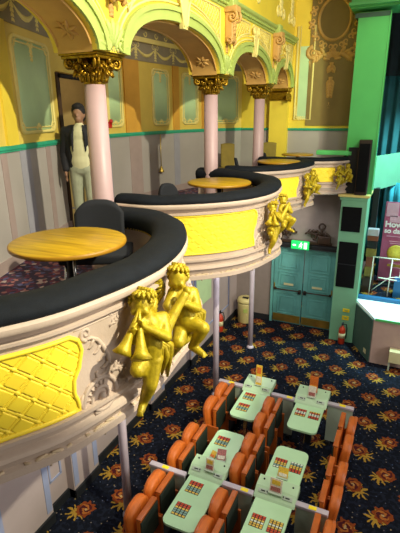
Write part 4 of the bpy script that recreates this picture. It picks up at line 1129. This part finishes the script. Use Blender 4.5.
# call bell and hanging pull
al = thing('fire_alarm', 'small red fire alarm point on the yellow gallery wall', 'alarm', UW.pt(sY(6.72), 4.95, .03))
p = UW.pt(sY(6.62), 4.95, .07); MB().box(p, (.05, .09, .10), bev=.008).build('alarm_box', 'alarm_red', al)
MB().lathe([(.035, 0), (.035, .03), (.015, .04)], p+V(.02, 0, .06), 14, axis=(1, 0, 0)).build('alarm_bell', 'alarm_red', al)
hp = thing('wall_lamp', 'small brass fitting hanging by a cord on the grey wall', 'lamp', UW.pt(sY(8.3), 4.0, .05))
p = UW.pt(sY(8.35), 3.98, .06)
MB().tube([p+V(0, 0, .1), p+V(0, 0, .75)], .008, 6).build('cord', 'brass', hp)
MB().lathe([(.01, .12), (.03, .08), (.055, .02), (.06, 0), (.02, -.01)], p, 14).build('brass_bell', 'brass', hp)

# ================================================================== cherubs
CA = {'head':(0.066,-0.156,0.865),'hat':(0.090,-0.145,0.928),'chin':(0.071,-0.190,0.830),'neck':(0.086,-0.129,0.788),'chest':(0.100,-0.118,0.717),'belly':(0.100,-0.130,0.612),'hip':(0.090,-0.125,0.512),
 'hipR':(0.107,-0.126,0.489),'kneeR':(0.117,-0.179,0.345),'ankR':(0.056,-0.174,0.196),'toeR':(0.070,-0.235,0.165),'hipL':(0.060,-0.154,0.500),'kneeL':(0.082,-0.259,0.480),'footL':(0.055,-0.100,0.361),
 'shL':(0.060,-0.179,0.750),'elL':(0.080,-0.276,0.690),'haL':(0.095,-0.300,0.762),'shR':(0.144,-0.047,0.735),'elR':(0.211,-0.124,0.660),'haR':(0.145,-0.249,0.770),'mouth':(0.091,-0.219,0.852),'bell1':(0.075,-0.385,0.650),'bell2':(0.185,-0.365,0.635)}
CB = {'head':(0.106,-0.065,0.902),'hat':(0.099,-0.048,0.958),'chin':(0.106,-0.109,0.869),'neck':(0.120,-0.063,0.828),'chest':(0.138,-0.054,0.764),'belly':(0.148,-0.063,0.669),'hip':(0.155,-0.065,0.599),
 'hipR':(0.192,-0.073,0.590),'kneeR':(0.295,-0.092,0.583),'ankR':(0.214,-0.088,0.432),'toeR':(0.303,-0.112,0.404),'hipL':(0.136,-0.067,0.562),'kneeL':(0.159,-0.182,0.500),'footL':(0.079,-0.135,0.367),
 'shR':(0.183,-0.014,0.782),'elR':(0.246,-0.075,0.712),'haR':(0.199,-0.165,0.770),'shL':(0.090,-0.094,0.800),'elL':(0.090,-0.187,0.743),'haL':(0.145,-0.236,0.710),'horn0':(0.217,-0.158,0.856),'horn1':(0.141,-0.351,0.639),'wing':(0.003,-0.084,0.837)}
def cherub(name, D, lab, anchor, face, kind):
    P = {k: V(*v) for k, v in D.items()}
    root = thing(name, lab, 'statue', anchor, group='gilded cherubs on the balcony fronts')
    b = MB(); c = b.cap
    b.ball(P['head'], (.062, .066, .07), 16); b.ball(P['head'].lerp(P['chin'], .55), (.048, .05, .045), 14)
    fd = V(*face).normalized(); sd = fd.cross(V(0, 0, 1)).normalized()
    hc = P['head']
    b.ball(hc+fd*.068+V(0, 0, -.008), .013, 8)                       # nose
    for sg in (1, -1):
        b.ball(hc+fd*.045+sd*sg*.032+V(0, 0, -.022), .026, 10)       # cheeks
        b.ball(hc+fd*.058+sd*sg*.024+V(0, 0, .012), .008, 8)         # brows
        b.ball(hc+sd*sg*.063+V(0, 0, -.005), (.012, .016, .02), 8)   # ears
    b.ball(hc+fd*.06+V(0, 0, -.035), (.014, .014, .008), 8)
    c(P['neck']+V(0, 0, .03), .032, P['neck'], .042); c(P['neck'], .040, P['chest'], .072, 14); c(P['chest'], .072, P['belly'], .077, 14); c(P['belly'], .077, P['hip'], .074, 14)
    for s_ in 'LR':
        c(P['chest'].lerp(P['sh'+s_], .6), .055, P['sh'+s_], .046); c(P['sh'+s_], .044, P['el'+s_], .034); c(P['el'+s_], .034, P['ha'+s_], .022)
        h = P['ha'+s_]; dr = (h-P['el'+s_]).normalized(); u, w = frame_from(dr)
        b.ball(h+dr*.014, (.022, .022, .022), 10)
        for q in range(4):
            a = h+dr*.022+u*(.012*(q-1.5)); k1 = a+dr*.02+w*.006; k2 = k1+dr*.008+w*.018
            b.tube([a, k1, k2], [.0075, .0075, .006], 6)
        b.tube([h+w*.016+dr*.005, h+w*.03+dr*.02], [.008, .006], 6)
        foot = P['toe'+s_] if 'toe'+s_ in P else None
        kn = P['knee'+s_]
        c(P['hip'], .070, P['hip'+s_], .068); c(P['hip'+s_], .066, kn, .047)
        if foot is not None:
            an = P['ank'+s_]; mid = kn.lerp(an, .35)
            c(kn, .046, mid, .045); c(mid, .045, an, .028); c(an, .032, foot, .022); b.ball(foot.lerp(an, .3), (.03, .03, .02), 10)
            dv = (foot-an).normalized(); sv = dv.cross(V(0, 0, 1)).normalized()
            for q in range(5): b.ball(foot+dv*.018+sv*(.009*(q-2))-V(0, 0, .004), .009, 6)
        else:
            an = P['foot'+s_]; c(kn, .044, kn.lerp(an, .4), .040); c(kn.lerp(an, .4), .040, an, .026); c(an, .028, an+V(-.02, .06, .0), .020)
    body = remesh(b, .0075, 2).build('body', 'gold', root, loc=None)
    # hair curls and wreath
    hr = MB(); n = 26
    for k in range(n*3):
        a = random.uniform(0, 2*PI); e = random.uniform(.0, 1.35)
        d = V(math.cos(a)*math.cos(e), math.sin(a)*math.cos(e), math.sin(e))
        if d.dot(fd) > .3 and d.z < .8: continue
        hr.ball(hc+d*.066+V(0, 0, .004), random.uniform(.012, .02), 6)
    hr.build('curly_hair', 'gold', root)
    wr = MB(); ax = (V(0, 0, 1)-fd*.25).normalized(); u, w = frame_from(ax); hp_ = hc.lerp(P['hat'], .8)
    for k in range(14):
        a = 2*PI*k/14; d = u*math.cos(a)+w*math.sin(a)
        wr.tube([hp_+d*.046, hp_+d*.062+ax*.010, hp_+d*.074-ax*.002+u.cross(d)*.01], [.012, .016, .006], 6)
        wr.ball(hp_+d*.052+ax*.014, .014, 6)
    for k in range(5): wr.tube([P['hat']+V(.01*k-.02, 0, -.02), P['hat']+V(.02*k-.04, .01, .025), P['hat']+V(.02*k-.04, .0, .03)], [.014, .016, .008], 6)
    wr.build('wreath', 'gold', root)
    wg = MB()   # feathered wings
    wb_ = P['wing'] if 'wing' in P else P['neck']+V(-.0, .04, -.02)
    for sg in ((1, -1) if kind == 'trumpets' else (1,)):
        for k in range(6):
            a = .5+.22*k
            tip = wb_+V(-.03, (.11-.012*k)*sg*(1 if kind == 'trumpets' else -1), .09-.045*k)
            wg.tube([wb_+V(0, 0, -.012*k), wb_.lerp(tip, .5)+V(.015, 0, .012), tip], [.018, .022, .006], 6)
    wg.build('wing', 'gold', root)
    # drapery swag hanging behind the hips
    dr = MB(); h0 = P['hip']
    for k in range(7):
        o_ = V(-.02+.012*k, .03+.018*k, 0)
        dr.tube([h0+o_+V(-.04, -.02, .06), h0+o_+V(.0, .03, -.0), h0+o_+V(-.01+.012*math.sin(k*2), .05, -.08), h0+o_+V(-.03, .04+.02*math.sin(k*3), -.15-.015*k)], [.016, .024, .022, .008], 7)
    dr.tube([P['shR']+V(-.02, .03, 0), P['belly']+V(-.03, .07, 0), h0+V(-.02, .06, -.02)], [.03, .04, .03], 8)
    dr.build('drapery', 'gold', root)
    fl = MB()   # foliage clasped below the figure
    for k in range(9):
        a = -PI*.9+k*PI/9*.9; ce = h0+V(-.06, .10, -.13)
        fl.tube([ce, ce+V(.03, math.cos(a)*.07, math.sin(a)*.07), ce+V(.0, math.cos(a)*.13, math.sin(a)*.11)], [.022, .022, .006], 6)
    sp = spiral(0, 0, .055, 1.4, 0, 1, 18); ce = h0+V(-.04, .16, -.06)
    fl.tube([ce+V(.02, q[0], q[1]) for q in sp], taper(19, .02, .012), 6); fl.build('acanthus_foliage', 'gold', root)
    tr = MB()
    if kind == 'trumpets':
        for kx, be in enumerate(('bell1', 'bell2')):
            m_ = P['mouth']; e_ = P[be]; n = 9; d = (e_-m_).normalized()
            t2 = MB(); rr = [.010, .011, .013, .016, .02, .025, .030, .040, .062]
            t2.tube([m_.lerp(e_, q/8) for q in range(9)]+[e_+d*.006, e_-d*.01, e_-d*.06], rr+[.056, .044, .02], 16)
            t2.build('trumpet', 'gold', root)
    else:
        a_, e_ = P['horn0'], P['horn1']; d = (e_-a_).normalized(); t2 = MB()
        t2.tube([a_.lerp(e_, q/8) for q in range(9)]+[e_+d*.005, e_-d*.02], [.024, .026, .028, .03, .033, .036, .040, .046, .054, .054, .03], 16); t2.ball(a_, .03, 10)
        t2.build('horn', 'gold', root)
    for o in children(root): o.matrix_parent_inverse = Matrix.Identity(4)
    return root
c1 = cherub('cherub_statue', CA, 'gilded cherub blowing two trumpets on the nearest balcony front', (-1.40, 2.2, 3.2), (.35, -.9, -.25), 'trumpets')
c2 = cherub('cherub_statue', CB, 'gilded cherub with one horn at the tip of the nearest balcony front', (-1.40, 2.5, 3.2), (.2, -.9, -.25), 'horn')
def pose(src, bi, tpos, rz, lab, s, dz):
    dup(src, (tpos[0], tpos[1], dz), rz, lab, scale=s)
pose(c1, 1, (-1.51, 5.28), .05, 'left gilded cherub of the pair on the second balcony front', .78, 3.38)
pose(c2, 1, (-1.51, 5.6), .05, 'right gilded cherub of the pair on the second balcony front', .78, 3.38)
pose(c1, 2, (-1.73, 8.2), .1, 'left gilded cherub of the pair on the third balcony front', .72, 3.42)
pose(c2, 2, (-1.72, 8.5), .1, 'right gilded cherub of the pair on the third balcony front', .72, 3.42)
pose(c1, 3, (-1.36, 9.9), -.5, 'left gilded cherub on the farthest balcony front', .62, 3.5)
pose(c2, 3, (-1.27, 10.04), -.4, 'right gilded cherub on the farthest balcony front, beside the dark loudspeaker', .62, 3.5)

# ================================================================== person in the doorway
def person():
    pr = thing('person', 'person in black jacket and pale jeans standing in the gallery doorway', 'person', (-4.08, 5.0, ZF), .45)
    b = MB(); c = b.cap
    z = lambda h: h
    H = V(0, 0, 1.62)
    b.ball((0, .0, 1.63), (.075, .095, .115), 18); b.ball((0, -.03, 1.57), (.055, .065, .06), 12)
    b.ball((0, -.1, 1.61), (.014, .02, .02), 8)
    for sg in (1, -1):
        b.ball((sg*.077, .01, 1.61), (.012, .02, .03), 8); b.ball((sg*.03, -.088, 1.645), (.016, .012, .008), 8)
    b.ball((0, -.088, 1.565), (.025, .012, .008), 8)
    c((0, .01, 1.56), .052, (0, .015, 1.46), .058)
    c((-.1, .01, 1.38), .1, (.1, .01, 1.38), .1, 14); c((-.06, 0, 1.2), .11, (.06, 0, 1.2), .11, 14); c((-.05, 0, .98), .115, (.05, 0, .98), .115, 14)
    c((0, .01, 1.38), .1, (0, 0, .98), .1)
    joints = {}
    for sg in (1, -1):
        sh = V(sg*.19, .01, 1.40); el = V(sg*.25, .05, 1.12); ha = V(sg*.22, -.05, .90)
        c(sh, .058, el, .044); c(el, .044, ha, .03); joints[sg] = (sh, el, ha)
        b.ball(ha+V(0, -.015, -.045), (.022, .035, .05), 10)
        for q in range(4): b.tube([ha+V(0, -.04+.02*q, -.085), ha+V(-sg*.006, -.042+.02*q, -.125+.004*abs(q-1)), ha+V(-sg*.018, -.04+.02*q, -.15+.006*abs(q-1))], [.010, .010, .008], 6)
        b.tube([ha+V(-sg*.01, -.045, -.04), ha+V(-sg*.02, -.065, -.07), ha+V(-sg*.022, -.068, -.10)], [.012, .011, .009], 6)
        hp = V(sg*.09, 0, .92); kn = V(sg*.1, -.03*sg-.01, .5); an = V(sg*.1, .02-.02*sg, .08)
        c(hp, .09, kn, .06); c(kn, .06, an, .042); c(an, .045, an+V(0, -.13, -.04), .035); joints[sg] += (hp, kn, an)
    remesh(b, .011, 2).build('body', 'skin', pr)
    h = MB(); h.ball((0, .022, 1.665), (.092, .105, .105), 16); h.ball((0, .06, 1.6), (.085, .06, .09), 14); h.ball((0, -.04, 1.72), (.07, .06, .04), 10)
    remesh(h, .01, 2).build('hair', 'hair', pr)
    j = MB()
    def jc(*a): j.cap(*a)
    jc((-.11, .02, 1.38), .115, (.11, .02, 1.38), .115); jc((-.08, .025, 1.2), .118, (.08, .025, 1.2), .118); jc((-.075, .025, .93), .125, (.075, .025, .93), .125)
    jc((-.1, .02, 1.38), .115, (-.075, .02, .93), .125); jc((.1, .02, 1.38), .115, (.075, .02, .93), .125)
    for sg in (1, -1):
        sh, el, ha = joints[sg][:3]; jc(sh, .076, el, .062); jc(el, .062, ha+V(0, 0, .02), .046)
        j.tube([(sg*.05, -.06, 1.49), (sg*.085, -.115, 1.36), (sg*.085, -.125, 1.15)], [.022, .024, .012], 8)
    jk = remesh(j, .012, 2)
    for f_ in [f_ for f_ in jk.bm.faces if f_.calc_center_median().y < -.02 and abs(f_.calc_center_median().x) < .055+.05*max(0, 1.25-f_.calc_center_median().z)]: jk.bm.faces.remove(f_)
    jk.build('jacket', 'jacket', pr)
    s = MB(); s.ball((0, -.01, 1.36), (.15, .115, .14), 18); s.ball((0, -.01, 1.18), (.165, .125, .26), 18); s.ball((0, -.005, 1.02), (.17, .13, .22), 18); s.cap((0, -.01, 1.47), .064, (0, -.01, 1.4), .07)
    sh_ = remesh(s, .012, 2)
    bmesh.ops.bisect_plane(sh_.bm, geom=sh_.bm.verts[:]+sh_.bm.edges[:]+sh_.bm.faces[:], plane_co=(0, 0, .86), plane_no=(0, 0, -1), clear_outer=True)
    sh_.build('shirt', 'shirt', pr)
    k = MB()
    k.cap((-.05, 0, .93), .122, (.05, 0, .93), .122)
    for sg in (1, -1):
        hp, kn, an = joints[sg][3:]; k.cap(hp, .104, kn, .078); k.cap(kn, .078, an+V(0, 0, .02), .066)
    remesh(k, .012, 2).build('jeans', 'jeans', pr)
    sh = MB()
    for sg in (1, -1):
        an = joints[sg][5]; sh.cap(an+V(0, .02, -.03), .05, an+V(0, -.15, -.045), .036)
    remesh(sh, .01, 2).build('shoes', 'black', pr)
    for o in children(pr): o.matrix_parent_inverse = Matrix.Identity(4)
person()

# ================================================================== lights
def light(name, kind, loc, energy, col=(1, 1, 1), target=None, **kw):
    l = bpy.data.lights.new(name, kind); l.energy = energy; l.color = col
    for k, v in kw.items(): setattr(l, k, v)
    o = bpy.data.objects.new(name, l); COL.objects.link(o); o.location = loc
    if target is not None: o.rotation_euler = (V(*target)-V(*loc)).to_track_quat('-Z', 'Y').to_euler()
    return o
KL = V(2.9, 2.5, 8.0); kb_ = (V(-2.2, 10.8, 5.6)-KL).normalized()
light('spotlight', 'SPOT', KL, 2500, (1, .95, .72), KL+Matrix.Rotation(math.radians(40), 3, 'Z') @ kb_, spot_size=math.radians(81), spot_blend=.06, shadow_soft_size=.07)
light('hall_fill', 'AREA', (.3, 4.5, 8.4), 210, (1, .95, .86), (.3, 4.5, 0), size=4.0)  # added overhead fill for the hall, source unseen
light('hall_fill', 'AREA', (2.6, 1.5, 6.0), 55, (1, .94, .85), (-1.5, 3.4, 2.6), size=1.8)  # second added fill, high on the right
light('side_fill', 'AREA', (5.2, 5.0, 3.0), 190, (1, .97, .93), (-2, 5.5, 1.6), size=2.6)  # added fill from the right, brightens posts and ground wall
light('gallery_fill', 'AREA', (-3.7, 7.4, 6.7), 12, (1, .93, .85), (-3.9, 7.4, 3.5), size=1.4)  # added alcove fills that lift the dado, no fitting there
light('gallery_fill', 'AREA', (-3.3, 3.0, 6.7), 10, (1, .93, .85), (-3.3, 3.0, 3.5), size=1.2)
for y in (1.5, 4.2, 7.0, 9.5): light('under_gallery_fill', 'AREA', (-2.6, y, 3.26), 15, (.95, .95, 1), (-2.9, y, 0), size=.5)  # added fills brightening the posts and wall under the gallery
light('vestibule_light', 'POINT', UW.pt((sdoor0+sdoor1)/2, 5.7, -.9), 9, (1, .85, .6), shadow_soft_size=.1)
light('stage_light', 'SPOT', (1.8, 11.0, 6.9), 1900, (.45, .95, 1), (.2, 12.2, 2.0), spot_size=math.radians(80), spot_blend=.6, shadow_soft_size=.15)
light('stage_counter_light', 'SPOT', (.6, 9.9, 6.9), 1900, (.6, 1, 1), (.4, 9.8, 1.0), spot_size=math.radians(26), spot_blend=.4, shadow_soft_size=.1)
light('pillar_light', 'SPOT', (2.2, 7.4, 8.0), 600, (.7, 1, .55), (-.9, 10.2, 5.8), spot_size=math.radians(30), spot_blend=.5, shadow_soft_size=.1)
w = bpy.data.worlds.new('World'); S.world = w; w.use_nodes = True
w.node_tree.nodes['Background'].inputs[0].default_value = (1, .93, .85, 1); w.node_tree.nodes['Background'].inputs[1].default_value = .10
S.view_settings.view_transform = 'Standard'; S.view_settings.look = 'None'; S.view_settings.exposure = 0; S.view_settings.gamma = 1
S.view_settings.use_curve_mapping = False
